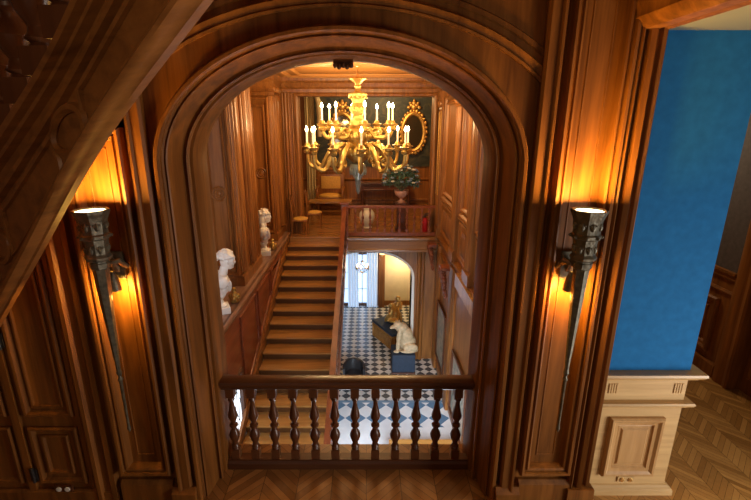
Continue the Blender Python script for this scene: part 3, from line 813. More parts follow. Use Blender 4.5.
def curtain_bm(w, h, folds, amp, z0=0.0, thick=0.02):
    bm = B(); n = folds * 8
    fr, bk = [], []
    for i in range(n + 1):
        x = -w / 2 + w * i / n; y = amp * math.sin(2 * PI * folds * i / n)
        fr.append((x, y)); bk.append((x, y + thick))
    lp = fr + bk[::-1]
    a = [bm.verts.new((x, y, z0)) for x, y in lp]; b = [bm.verts.new((x, y, h)) for x, y in lp]
    for i in range(len(lp)): bm.faces.new((a[i], a[(i + 1) % len(lp)], b[(i + 1) % len(lp)], b[i]))
    bm.faces.new(a[::-1]); bm.faces.new(b)
    return bm
cu = tag(obj('curtain', curtain_bm(0.34, 4.25, 3, 0.05), curtain_m, loc=(-2.12, 17.2, 0.02), smooth=True), 'long cream curtain hanging at the edge of the dark tapestry', 'curtain')
# second looped length
bm = B(); tube(bm, [(-1.95, 17.0, 4.2), (-1.82, 17.0, 4.1), (-1.74, 17.0, 3.8), (-1.72, 17.02, 3.3), (-1.74, 17.02, 2.6)], [0.08, 0.09, 0.10, 0.10, 0.08], 10)
tag(obj('curtain_swag', bm, curtain_m, smooth=True), 'gathered cream swag curving down beside the long curtain', 'curtain')

# oval gilt mirrors
def mirror(label, loc, first=None):
    if first: return dup(first, loc, label)
    t = thing('mirror', label, 'mirror', loc, group='oval gilt mirrors on the tapestry')
    bm = B(); tube(bm, [(0.42 * math.cos(2 * PI * k / 32), 0, 0.68 * math.sin(2 * PI * k / 32)) for k in range(32)], 0.075, 8, closed=True)
    for k in range(28):
        a = 2 * PI * k / 28
        ell(bm, (0.50 * math.cos(a), -0.02, 0.78 * math.sin(a)), (0.055, 0.04, 0.055 if k % 2 else 0.085), seg=8)
    obj('gilt_frame', bm, gold_dull, t, smooth=True)
    bm = B()
    for x, z, r in ((0, 1.05, 0.09), (0.1, 0.98, 0.08), (-0.1, 0.98, 0.08), (0.2, 0.90, 0.07), (-0.2, 0.90, 0.07), (0, 0.92, 0.11), (0, 1.15, 0.05), (0.15, 1.06, 0.05), (-0.15, 1.06, 0.05)):
        ell(bm, (x, -0.02, z), (r, 0.05, r), seg=8)
    obj('crest', bm, gold_dull, t, smooth=True)
    t2 = B(); lathe(t2, [(0.001, 0), (1.0, 0)], seg=32, cap=False); bm = B(); merge(bm, t2, Matrix.Diagonal((0.42, 1, 0.68, 1)) @ Matrix.Rotation(PI / 2, 4, 'X'))
    obj('glass', bm, mirror_m, t)
    return t
m1 = mirror('oval gilt mirror with carved crest above the flowers', (1.80, 17.36, 2.75))
mirror('gilt mirror with crest half hidden behind the chandelier stem', (-0.9, 17.36, 2.75), m1)

# armchair, console, side chairs on the landing
ac = thing('armchair', 'large carved wooden armchair with gold silk back and seat under the chandelier', 'armchair', (-1.32, 16.3, 0))
bm = B(); bevbox(bm, -0.5, 0.5, 0.28, 0.40, 0.45, 1.25, 0.02); tube(bm, [(-0.5, 0.34, 1.2), (-0.35, 0.34, 1.36), (0, 0.34, 1.44), (0.35, 0.34, 1.36), (0.5, 0.34, 1.2)], 0.06, 8); obj('backrest', bm, oak_hall, ac, smooth=True)
bm = B(); bevbox(bm, -0.36, 0.36, 0.235, 0.285, 0.72, 1.18, 0.02); obj('back_cushion', bm, cloth_yellow, ac, smooth=True)
bm = B(); bevbox(bm, -0.5, 0.5, -0.38, 0.30, 0.36, 0.48, 0.02); obj('seat_frame', bm, oak_hall, ac)
bm = B(); ell(bm, (0, -0.06, 0.50), (0.44, 0.33, 0.10)); obj('seat_cushion', bm, cloth_yellow, ac, smooth=True)
for s in (-1, 1):
    bm = B(); tube(bm, [(s * 0.47, 0.3, 0.80), (s * 0.48, 0.0, 0.82), (s * 0.47, -0.34, 0.78), (s * 0.46, -0.38, 0.70), (s * 0.46, -0.34, 0.45)], 0.045, 8); obj('armrest', bm, oak_hall, ac, smooth=True)
    for y in (-0.34, 0.33):
        bm = B(); lathe(bm, [(0.03, 0), (0.05, 0.06), (0.035, 0.12), (0.05, 0.36)], (s * 0.44, y, 0), 10); obj('leg', bm, oak_hall, ac, smooth=True)

def side_chair(label, loc, rz, first=None):
    if first: return dup(first, loc, label, rz)
    t = thing('side_chair', label, 'chair', loc, rz, group='side chairs by the wall')
    bm = B(); bevbox(bm, -0.21, 0.21, -0.21, 0.21, 0.40, 0.445, 0.01); obj('seat_frame', bm, oak_hall, t)
    bm = B(); ell(bm, (0, 0, 0.45), (0.22, 0.22, 0.05)); obj('seat', bm, cloth_yellow, t, smooth=True)
    for x in (-0.18, 0.18):
        bm = B(); tube(bm, [(x, -0.18, 0), (x, -0.19, 0.2), (x, -0.18, 0.42)], [0.014, 0.018, 0.024], 8); obj('leg', bm, oak_hall, t, smooth=True)
        bm = B(); tube(bm, [(x, 0.24, 0), (x, 0.19, 0.4), (x * 0.95, 0.21, 0.75), (x * 0.8, 0.26, 1.02)], [0.015, 0.022, 0.02, 0.018], 8); obj('leg', bm, oak_hall, t, smooth=True)
    bm = B(); tube(bm, [(-0.15, 0.26, 1.0), (-0.08, 0.265, 1.07), (0, 0.265, 1.09), (0.08, 0.265, 1.07), (0.15, 0.26, 1.0)], 0.022, 8)
    tube(bm, [(-0.16, 0.20, 0.62), (0, 0.21, 0.60), (0.16, 0.20, 0.62)], 0.016, 6)
    bevbox(bm, -0.055, 0.055, 0.205, 0.225, 0.60, 1.06, 0.006); obj('backrest', bm, oak_hall, t, smooth=True)
    return t
ch = side_chair('slender dark wooden chair with round golden seat at the head of the stairs', (-1.88, 12.36, 0), 0); ch.scale = (1.0, 1.0, 1.05)
ch.rotation_euler = (0, 0, PI * 0.5)
side_chair('dark wooden chair standing behind the golden-seated chair at the stair head', (-1.58, 13.3, 0), PI * 0.5, ch)

cn = thing('console_table', 'low dark wooden console against the tapestry behind the balustrade', 'console', (0.75, 16.9, 0))
bm = B(); bevbox(bm, -1.0, 1.0, -0.32, 0.32, 0.86, 0.93, 0.015); obj('tabletop', bm, oak_dark, cn)
bm = B(); bevbox(bm, -0.94, 0.94, -0.28, 0.28, 0.62, 0.86, 0.015); frame(bm, lambda u, v, n: (u, -0.28 - n, v), -0.85, -0.05, 0.66, 0.83, FRAME, 0.6, True); frame(bm, lambda u, v, n: (u, -0.28 - n, v), 0.05, 0.85, 0.66, 0.83, FRAME, 0.6, True); obj('apron', bm, oak_dark, cn)
for x in (-0.88, 0.88):
    for y in (-0.23, 0.23):
        bm = B(); lathe(bm, [(0.03, 0), (0.05, 0.08), (0.03, 0.14), (0.055, 0.4), (0.04, 0.55), (0.05, 0.62)], (x, y, 0), 10); obj('leg', bm, oak_dark, cn, smooth=True)

tb = thing('table', 'long polished wooden table at the back of the landing beside the curtain', 'table', (-1.25, 15.35, 0))
bm = B(); bevbox(bm, -0.75, 0.75, -0.3, 0.3, 0.42, 0.48, 0.01); obj('tabletop', bm, oak_tread, tb)
for x in (-0.66, 0.66):
    for y in (-0.22, 0.22):
        bm = B(); lathe(bm, [(0.025, 0), (0.035, 0.1), (0.022, 0.2), (0.035, 0.42)], (x, y, 0), 10); obj('leg', bm, oak_dark, tb, smooth=True)

# flowers
fl = thing('flower_urn', 'pink stone urn of leafy flowers on a pedestal behind the landing balustrade', 'vase', (1.05, 13.0, 0))
bm = B(); bevbox(bm, -0.17, 0.17, -0.17, 0.17, 0, 0.08, 0.01); bevbox(bm, -0.13, 0.13, -0.13, 0.13, 0.08, 0.78, 0.01); bevbox(bm, -0.17, 0.17, -0.17, 0.17, 0.78, 0.84, 0.01); obj('pedestal', bm, oak_dark, fl)
bm = B(); lathe(bm, [(0.11, 0.84), (0.11, 0.87), (0.05, 0.90), (0.04, 0.94), (0.10, 0.99), (0.18, 1.06), (0.21, 1.14), (0.20, 1.18), (0.22, 1.20), (0.19, 1.20), (0.15, 1.12)], seg=18); obj('urn', bm, urn_m, fl, smooth=True)
bm = B()
for k in range(640):
    th = random.uniform(0, 2 * PI); ph = math.acos(random.uniform(-0.25, 1)); r = 0.58 * random.uniform(0.35, 1.0) ** 0.6
    c = Vector((math.cos(th) * math.sin(ph) * r, math.sin(th) * math.sin(ph) * r * 0.8, 1.44 + math.cos(ph) * r * 0.9))
    L = random.uniform(0.05, 0.10); d = Vector((random.uniform(-1, 1), random.uniform(-1, 1), random.uniform(-0.3, 1))).normalized(); s = d.cross(Vector((0.3, 0.5, 0.8))).normalized() * L * 0.35
    nn = d.cross(s).normalized() * 0.012
    vs = [bm.verts.new(c + q) for q in (-d * L, s + nn, d * L, -s + nn)]; bm.faces.new(vs)
for k in range(18):
    th = 2 * PI * k / 18 + random.uniform(-0.1, 0.1); tube(bm, [(0, 0, 1.15), (0.2 * math.cos(th), 0.16 * math.sin(th), 1.35), (0.42 * math.cos(th), 0.35 * math.sin(th), 1.45 + 0.2 * random.random())], 0.006, 4)
fo = obj('foliage', bm, leaf_m, fl)
fo['kind'] = 'stuff'
for k in range(46):
    th = random.uniform(0, 2 * PI); ph = math.acos(random.uniform(-0.1, 1)); r = 0.57
    c = Vector((math.cos(th) * math.sin(ph) * r, math.sin(th) * math.sin(ph) * r * 0.8, 1.44 + math.cos(ph) * r * 0.9))
    bm = B()
    for j in range(5): ell(bm, (0.024 * math.cos(j * 1.257), 0.024 * math.sin(j * 1.257), 0), (0.034, 0.034, 0.024), seg=6)
    ell(bm, (0, 0, 0.01), 0.018, seg=6)
    obj('blossom', bm, flower_b if k % 3 else flower_m, fl, c, smooth=True)

jar = thing('porcelain_jar', 'round white porcelain jar standing behind the landing balustrade', 'jar', (0.03, 13.2, 0))
bm = B(); lathe(bm, [(0.12, 0), (0.15, 0.02), (0.12, 0.06), (0.20, 0.18), (0.245, 0.34), (0.23, 0.46), (0.16, 0.56), (0.12, 0.60)], seg=24); obj('body', bm, porcelain, jar, smooth=True)
bm = B(); lathe(bm, [(0.13, 0.60), (0.135, 0.62), (0.08, 0.66), (0.03, 0.68), (0.03, 0.70), (0.01, 0.72)], seg=20); obj('lid', bm, porcelain, jar, smooth=True)

fx = thing('fire_extinguisher', 'red fire extinguisher on the floor behind the landing balustrade', 'extinguisher', (1.70, 12.45, 0))
bm = B(); lathe(bm, [(0.07, 0), (0.085, 0.02), (0.085, 0.40), (0.07, 0.46), (0.03, 0.49)], seg=18); obj('cylinder_body', bm, red_paint, fx, smooth=True)
bm = B(); lathe(bm, [(0.03, 0.48), (0.03, 0.54)], seg=12); bevbox(bm, -0.02, 0.11, -0.015, 0.015, 0.54, 0.57, 0.005); bevbox(bm, -0.02, 0.10, -0.012, 0.012, 0.59, 0.61, 0.004); obj('valve_handle', bm, black_plastic, fx)
bm = B(); tube(bm, [(-0.02, 0, 0.53), (-0.09, 0, 0.50), (-0.11, 0, 0.40), (-0.105, 0, 0.2), (-0.10, 0, 0.12)], 0.014, 8); obj('hose', bm, black_plastic, fx, smooth=True)

# landing balustrade
lb = thing('landing_balustrade', 'reddish oak balustrade along the far landing edge', 'balustrade', (0.72, 12.16, 0))
bm = B(); bevbox(bm, -1.22, 1.37, -0.05, 0.05, 0.82, 0.89, 0.012); obj('handrail', bm, oak_red, lb, smooth=True)
bm = B(); bevbox(bm, -1.22, 1.37, -0.05, 0.05, 0.02, 0.12, 0.012); obj('base_rail', bm, oak_red, lb, smooth=True)
me = None
for k in range(11):
    x = -1.02 + 0.208 * k
    if me is None: o = obj('baluster', baluster_bm(0.70, 0.95, 0.032, 10), oak_red, lb, (x, 0, 0.12), smooth=True); me = o.data
    else: o = bpy.data.objects.new('baluster', me); C.objects.link(o); o.parent = lb; o.location = (x, 0, 0.12)
bm = B(); bevbox(bm, 1.24, 1.34, -0.05, 0.05, 0, 0.95, 0.01); obj('end_post', bm, oak_red, lb)

# ------------------------------------------------------------------ main staircase
NST = 26
st = thing('staircase', 'straight wide oak staircase descending towards the arch', 'staircase', ((SX0 + SX1) / 2, YL, 0))
hw = (SX1 - SX0) / 2
mt = mr = None
for i in range(1, NST):
    z = -0.15 * i; y = -0.385 * (i - 1)
    if mt is None:
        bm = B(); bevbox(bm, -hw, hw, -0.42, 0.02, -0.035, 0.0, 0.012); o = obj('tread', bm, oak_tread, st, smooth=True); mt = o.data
        bm = B(); box(bm, -hw, hw, -0.385, 0.0, -0.17, -0.035); r = obj('riser', bm, oak_riser_shaded, st); mr = r.data
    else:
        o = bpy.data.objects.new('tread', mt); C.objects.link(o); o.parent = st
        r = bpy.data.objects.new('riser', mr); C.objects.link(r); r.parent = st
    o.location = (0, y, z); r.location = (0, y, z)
bm = B(); bevbox(bm, -hw, hw, -0.03, 0.02, -0.035, 0.001, 0.01); box(bm, -hw, hw, -0.02, -0.002, -0.15, -0.035); obj('landing_nosing', bm, oak_tread, st)

# stair balustrade
sb = thing('stair_balustrade', 'sloping reddish oak balustrade down the open side of the staircase', 'balustrade', (SX1, YL, 0))
sl = 0.15 / 0.385
def slope_bar(bm, y0, y1, dz0, dz1, x0, x1):
    q = [bm.verts.new((x, y, sl * y + dz)) for x in (x0, x1) for y, dz in ((y0, dz0), (y1, dz0), (y1, dz1), (y0, dz1))]
    for fc in ((0, 3, 2, 1), (4, 5, 6, 7), (0, 1, 5, 4), (1, 2, 6, 5), (2, 3, 7, 6), (3, 0, 4, 7)): bm.faces.new([q[i] for i in fc])
bm = B(); slope_bar(bm, -8.0, -0.02, 0.80, 0.88, -0.055, 0.055); slope_bar(bm, -8.0, -0.02, 0.76, 0.80, -0.04, 0.04); obj('handrail', bm, oak_red, sb)
bm = B(); slope_bar(bm, -9.0, 0.02, -0.42, 0.02, 0.003, 0.055); obj('outer_string', bm, oak_red, sb)
me = None
for k in range(27):
    y = -0.2 - 0.29 * k
    if me is None: o = obj('baluster', baluster_bm(0.78, 0.95, 0.032, 10), oak_bal, sb, smooth=True); me = o.data
    else: o = bpy.data.objects.new('baluster', me); C.objects.link(o); o.parent = sb
    o.location = (0.028, y, sl * y + 0.0)
nw = B(); bevbox(nw, -0.09, 0.09, -0.03, 0.15, -0.40, 0.92, 0.012); bevbox(nw, -0.12, 0.12, -0.06, 0.18, 0.92, 0.98, 0.02)
frame(nw, lambda u, v, n: (u, -0.03 - n, v), -0.06, 0.06, 0.15, 0.85, FRAME, 0.5, True)
obj('newel_post', nw, oak_red, sb, smooth=True)

# ------------------------------------------------------------------ ground floor
bm = B(); box(bm, -2.9, HR, 10.15, 17.0, GZ - 0.1, GZ); struct('floor_hall', bm, tile_far)
bm = B(); box(bm, -2.9, HR, 9.07, 10.05, GZ - 0.1, GZ); struct('floor_vestibule', bm, tile_near)
bm = B(); box(bm, -2.9, HR, 10.05, 10.15, GZ - 0.1, GZ); struct('trim_floor_band', bm, blue_border)
bm = B(); box(bm, -2.9, HR, 3.65, 9.07, GZ - 0.1, GZ); struct('floor_marble', bm, marble_floor)
# wall below the landing with the arched opening
bm = B(); Y1, Y2 = 12.3, 12.75
AX0, AX1 = -1.3, 1.36
cxa, ra = (AX0 + AX1) / 2 + 0.15, (AX1 - AX0) / 2
N = 24
prof = []
for i in range(N + 1):
    t = PI - PI * i / N
    prof.append(((AX0 + AX1) / 2 + ra * math.cos(t), -1.28 + 0.78 * math.sin(t)))
prof = [(AX0, GZ)] + prof + [(AX1, GZ)]
for (xa, za), (xb, zb) in zip(prof, prof[1:]):
    bm.faces.new([bm.verts.new(v) for v in ((xa, Y1, za), (xb, Y1, zb), (xb, Y2, zb), (xa, Y2, za))])
struct('trim_arch_soffit', bm, plaster_white, smooth=True)
bm = B()
for (xa, za), (xb, zb) in zip(prof[1:-1], prof[2:-1]):
    bm.faces.new([bm.verts.new(v) for v in ((xa, Y1, za), (xb, Y1, zb), (xb, Y1, -0.46), (xa, Y1, -0.46))])
    bm.faces.new([bm.verts.new(v) for v in ((xa, Y2, za), (xb, Y2, zb), (xb, Y2, -0.46), (xa, Y2, -0.46))])
box(bm, AX1, HR, Y1, Y2, GZ, -0.46); box(bm, -2.9, AX0, Y1, Y2, GZ, -0.46)
extr_v(bm, Tfront(Y1), reeds(1.5, [0.12, 0.12]), GZ, -0.5)
struct('wall_under_landing', bm, oak_hall, smooth=True)
bm = B()
a = [bm.verts.new((x + 0.0, Y1 - 0.06, z)) for x, z in prof[13:]]; 
ro = [(cx * 1.0, z) for cx, z in prof]
def off_arch(d):
    return [((AX0 + AX1) / 2 + (ra + d) * math.cos(PI - PI * i / N), -1.28 + (0.78 + d) * math.sin(PI - PI * i / N)) for i in range(N + 1)]
bm.free(); bm = B()
o1 = [(AX0, GZ)] + off_arch(0) + [(AX1, GZ)]; o2 = [(AX0 - 0.1, GZ)] + off_arch(0.07) + [(AX1 + 0.1, GZ)]
R1 = [bm.verts.new((x, Y1, z)) for x, z in o1]; R2 = [bm.verts.new((x, Y1 - 0.04, z)) for x, z in o1]; R3 = [bm.verts.new((x, Y1 - 0.04, z)) for x, z in o2]; R4 = [bm.verts.new((x, Y1, z)) for x, z in o2]
for P_, Q_ in ((R1, R2), (R2, R3), (R3, R4)):
    for i in range(len(P_) - 1): bm.faces.new((P_[i], P_[i + 1], Q_[i + 1], Q_[i]))
struct('trim_arch', bm, plaster_white)
# rear wall of the ground floor: glazed door on one side, cream wall on the other
bm = B(); box(bm, 0.72, HR + 0.8, 16.5, 16.6, GZ, -0.46); box(bm, HR + 0.7, HR + 0.8, 12.75, 16.5, GZ, -0.46); struct('wall_ground_rear', bm, plaster)
bm = B(); box(bm, -2.9, HR + 0.8, 12.3, 17.0, -0.52, -0.46); struct('ceiling_ground', bm, plaster)
bm = B(); box(bm, 0.50, 0.74, 16.25, 16.6, GZ, -0.5); box(bm, -2.9, 0.5, 16.5, 16.6, -1.75, -0.46); box(bm, -3.0, -2.9, 12.75, 16.6, GZ, -0.46); box(bm, 0.74, 2.8, 16.47, 16.5, GZ, GZ + 0.2)
struct('wall_ground_left', bm, oak_hall)
bm = B(); frame(bm, Tfront(16.5), -1.9, 0.5, GZ, -1.75, [(0, 0), (0, 0.05), (0.1, 0.05), (0.1, -0.04)], 1.0, False)
d3 = struct('door_3', bm, oak_dark)
bm = B(); slab(bm, Tfront(16.5), -1.8, 0.4, GZ + 0.1, -1.85, -0.06, -0.04); obj('glazing', bm, door_glass, d3)
bm = B()
for x in (-1.25, -0.7, -0.15): slab(bm, Tfront(16.5), x - 0.02, x + 0.02, GZ + 0.1, -1.85, -0.04, 0.0)
for z in (-3.3, -2.6): slab(bm, Tfront(16.5), -1.8, 0.4, z - 0.015, z + 0.015, -0.04, 0.0)
obj('glazing_bars', bm, plaster_white, d3)
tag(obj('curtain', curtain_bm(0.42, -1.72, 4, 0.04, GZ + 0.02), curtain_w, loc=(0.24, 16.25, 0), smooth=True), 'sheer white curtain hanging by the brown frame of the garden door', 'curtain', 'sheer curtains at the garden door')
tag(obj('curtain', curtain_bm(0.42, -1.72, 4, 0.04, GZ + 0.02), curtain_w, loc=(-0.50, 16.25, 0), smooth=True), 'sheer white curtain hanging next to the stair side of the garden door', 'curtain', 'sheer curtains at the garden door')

# lantern
ln = thing('lantern', 'small sparkling crystal lantern hanging in the ground floor passage', 'lantern', (-0.12, 13.6, -1.40))
bm = B(); tube(bm, [(0, 0, 0.94), (0, 0, 0.20)], 0.008, 6); lathe(bm, [(0.02, 0.18), (0.05, 0.2), (0.02, 0.22)], seg=10); obj('chain', bm, brass, ln)
bm = B(); tube(bm, [(0.22 * math.cos(2 * PI * k / 16), 0.22 * math.sin(2 * PI * k / 16), 0.0) for k in range(16)], 0.014, 6, closed=True)
for k in range(6):
    a = PI / 3 * k; tube(bm, [(0.02 * math.cos(a), 0.02 * math.sin(a), 0.19), (0.12 * math.cos(a), 0.12 * math.sin(a), 0.14), (0.22 * math.cos(a), 0.22 * math.sin(a), 0.0), (0.1 * math.cos(a), 0.1 * math.sin(a), -0.15), (0, 0, -0.22)], 0.009, 6)
obj('frame_ring', bm, brass, ln, smooth=True)
for k in range(6):
    a = PI / 3 * k + 0.3
    bm = B(); ell(bm, (0.17 * math.cos(a), 0.17 * math.sin(a), 0.06), (0.025, 0.025, 0.05), seg=8); obj('bulb', bm, plain('lantern_bulb', (1, .9, .7), emit=(1, 0.86, 0.62), estr=9) if k == 0 else bpy.data.materials['lantern_bulb'], ln, smooth=True)
for k in range(14):
    a = 2 * PI * k / 14; bm = B(); ell(bm, (0.21 * math.cos(a), 0.21 * math.sin(a), -0.06), (0.014, 0.014, 0.035), seg=6); obj('crystal_drop', bm, glass_pend, ln, smooth=True)
# wall sconces
def sconce(label, loc, first=None):
    if first: return dup(first, loc, label)
    t = thing('wall_sconce', label, 'wall lamp', loc, group='small wall sconces on the ground floor')
    bm = B(); bevbox(bm, -0.05, 0.05, -0.03, 0.0, -0.12, 0.12, 0.01); tube(bm, [(0, -0.02, -0.05), (0, -0.10, -0.08), (0, -0.14, 0.0)], 0.014, 6); obj('arm', bm, brass, t, smooth=True)
    bm = B(); lathe(bm, [(0.10, 0.0), (0.06, 0.16)], (0, -0.14, 0.02), 14, cap=False); obj('lamp_shade', bm, plain('sconce_shade', (1, .8, .4), emit=(1, 0.62, 0.22), estr=3.0), t, smooth=True)
    return t
s1 = sconce('small glowing sconce on the brown post beside the garden door', (0.62, 16.25, -1.75))
sconce('small glowing sconce on the cream wall under the arch', (1.52, 16.5, -2.05), s1)
light('sconce_light', 'POINT', (1.4, 15.9, -2.0), 60, (1, 0.75, 0.4), radius=0.05)

# chest with sculpture group
ct = thing('settle_chest', 'orange wooden chest with blue padded top beside the ground floor arch', 'chest', (0.92, 13.55, GZ), 0.5)
bm = B(); bevbox(bm, -0.45, 0.45, -0.65, 0.65, 0.0, 0.50, 0.02); frame(bm, lambda u, v, n: (-0.45 - n, u, v), -0.58, 0.58, 0.08, 0.44, FRAME, 1.0, True); frame(bm, lambda u, v, n: (u, -0.65 - n, v), -0.38, 0.38, 0.08, 0.44, FRAME, 1.0, True); obj('chest_body', bm, oak_tread, ct)
bm = B(); bevbox(bm, -0.46, 0.46, -0.66, 0.66, 0.50, 0.60, 0.03); obj('padded_top', bm, blue_velvet, ct, smooth=True)
g2 = blob('sculpture_group', [((0, 0, 0.10), (0.3, 0.35, 0.10)), ((0.05, 0.0, 0.30), (0.16, 0.2, 0.25)), ((-0.1, -0.12, 0.35), (0.11, 0.12, 0.22)), ((0.12, 0.1, 0.55), (0.11, 0.12, 0.16)), ((0.13, 0.1, 0.78), 0.10), ((-0.12, -0.14, 0.62), 0.085), ((-0.02, -0.03, 0.5), (0.06, 0.22, 0.06), (0.5, 0, 0)), ((-0.25, -0.2, 0.2), (0.06, 0.06, 0.2), (0.3, 0.3, 0)), ((0.22, -0.1, 0.62), (0.05, 0.18, 0.05), (0.8, 0, 0)), ((0.2, -0.25, 0.22), (0.06, 0.06, 0.22), (-0.2, 0, 0))], gold_dull, loc=(0.95, 13.75, GZ + 0.605), voxel=0.025, smooth=3)
tag(g2, 'tarnished gilt sculpture of huddled figures on the blue topped chest', 'sculpture')

# cream animal statue on blue plinth
ped = thing('upholstered_stool', 'dark blue velvet block carrying the cream animal statue', 'stool', (1.10, 11.75, GZ))
bm = B(); bevbox(bm, -0.34, 0.34, -0.34, 0.34, 0.05, 0.62, 0.04, 3); obj('padding', bm, blue_velvet, ped, smooth=True)
bm = B(); bevbox(bm, -0.35, 0.35, -0.35, 0.35, 0.0, 0.05, 0.01); obj('plinth', bm, oak_dark, ped)
an = blob('animal_statue', [((0.10, 0.05, 0.30), (0.24, 0.22, 0.28)), ((0.05, 0.0, 0.60), (0.21, 0.19, 0.32), (0, -0.25, 0)), ((-0.06, -0.04, 0.88), (0.17, 0.16, 0.18)), ((-0.16, -0.10, 1.02), (0.12, 0.11, 0.12)), ((-0.27, -0.16, 0.97), (0.09, 0.07, 0.065)), ((-0.33, -0.19, 0.95), (0.05, 0.045, 0.04)),
     ((-0.12, -0.02, 1.12), (0.03, 0.02, 0.05)), ((-0.20, -0.02, 1.11), (0.03, 0.02, 0.05)),
     ((-0.12, -0.18, 0.62), (0.075, 0.07, 0.28), (0, 0.08, 0)), ((-0.15, -0.22, 0.30), (0.06, 0.06, 0.22), (0, 0.05, 0)), ((-0.19, -0.26, 0.09), (0.09, 0.07, 0.05)),
     ((-0.08, 0.16, 0.55), (0.07, 0.07, 0.26)), ((-0.10, 0.16, 0.22), (0.06, 0.06, 0.2)), ((0.18, -0.17, 0.18), (0.20, 0.09, 0.16)), ((0.05, -0.22, 0.06), (0.14, 0.07, 0.05)), ((0.18, 0.22, 0.18), (0.18, 0.09, 0.16)), ((0.12, 0.0, 0.03), (0.3, 0.28, 0.05))],
     cream_carved, loc=(1.10, 11.72, GZ + 0.645), voxel=0.018, smooth=3)
an.scale = (1.12, 1.0, 0.84)
tag(an, 'cream carved animal sitting upright with lowered head on the dark blue block', 'statue')

# dark tub chair at the foot
tc_ = thing('tub_chair', 'dark rounded chair on the tiled floor by the staircase foot', 'chair', (-0.34, 11.0, GZ)); tc_.scale = (0.85, 0.85, 0.62)
bm = B()
a0, n = -0.3, 20
for zs in (0,):
    inner, outer = [], []
    for i in range(n + 1):
        t = -0.2 + (PI + 0.4) * i / n
        inner.append((0.30 * math.cos(t), 0.30 * math.sin(t), 0.78 + 0.2 * math.sin(t))); outer.append((0.38 * math.cos(t), 0.38 * math.sin(t), 0.78 + 0.2 * math.sin(t)))
for (p, q) in ((inner, outer),):
    lo_i = [bm.verts.new((x, y, 0.2)) for x, y, z in inner]; hi_i = [bm.verts.new(v) for v in inner]; lo_o = [bm.verts.new((x, y, 0.2)) for x, y, z in outer]; hi_o = [bm.verts.new(v) for v in outer]
    for i in range(n):
        bm.faces.new((lo_i[i], lo_i[i + 1], hi_i[i + 1], hi_i[i])); bm.faces.new((lo_o[i], lo_o[i + 1], hi_o[i + 1], hi_o[i])); bm.faces.new((hi_i[i], hi_i[i + 1], hi_o[i + 1], hi_o[i])); bm.faces.new((lo_i[i], lo_i[i + 1], lo_o[i + 1], lo_o[i]))
    for i in (0, n): bm.faces.new((lo_i[i], hi_i[i], hi_o[i], lo_o[i]))
obj('backrest', bm, leather, tc_, smooth=True)
bm = B(); lathe(bm, [(0.27, 0.2), (0.30, 0.22), (0.30, 0.42), (0.26, 0.47), (0.05, 0.48)], seg=20); obj('seat', bm, leather, tc_, smooth=True)
for k in range(4):
    a = PI / 4 + PI / 2 * k; bm = B(); lathe(bm, [(0.018, 0), (0.028, 0.2)], (0.24 * math.cos(a), 0.24 * math.sin(a), 0), 8); obj('leg', bm, oak_dark, tc_, smooth=True)
# low bench by the right wall under the balusters
bn = thing('bench', 'low brown wooden bench on the white marble beside the hall wall', 'bench', (1.35, 7.9, GZ))
bm = B(); bevbox(bm, -0.85, 0.65, -0.2, 0.2, 0.40, 0.46, 0.01); obj('seat', bm, oak_tread, bn)
for x in (-0.75, 0.55):
    bm = B(); bevbox(bm, x - 0.04, x + 0.04, -0.17, 0.17, 0, 0.40, 0.01); obj('leg', bm, oak_tread, bn)
bm = B(); bevbox(bm, -0.71, 0.51, -0.03, 0.03, 0.15, 0.22, 0.008); obj('stretcher', bm, oak_tread, bn)

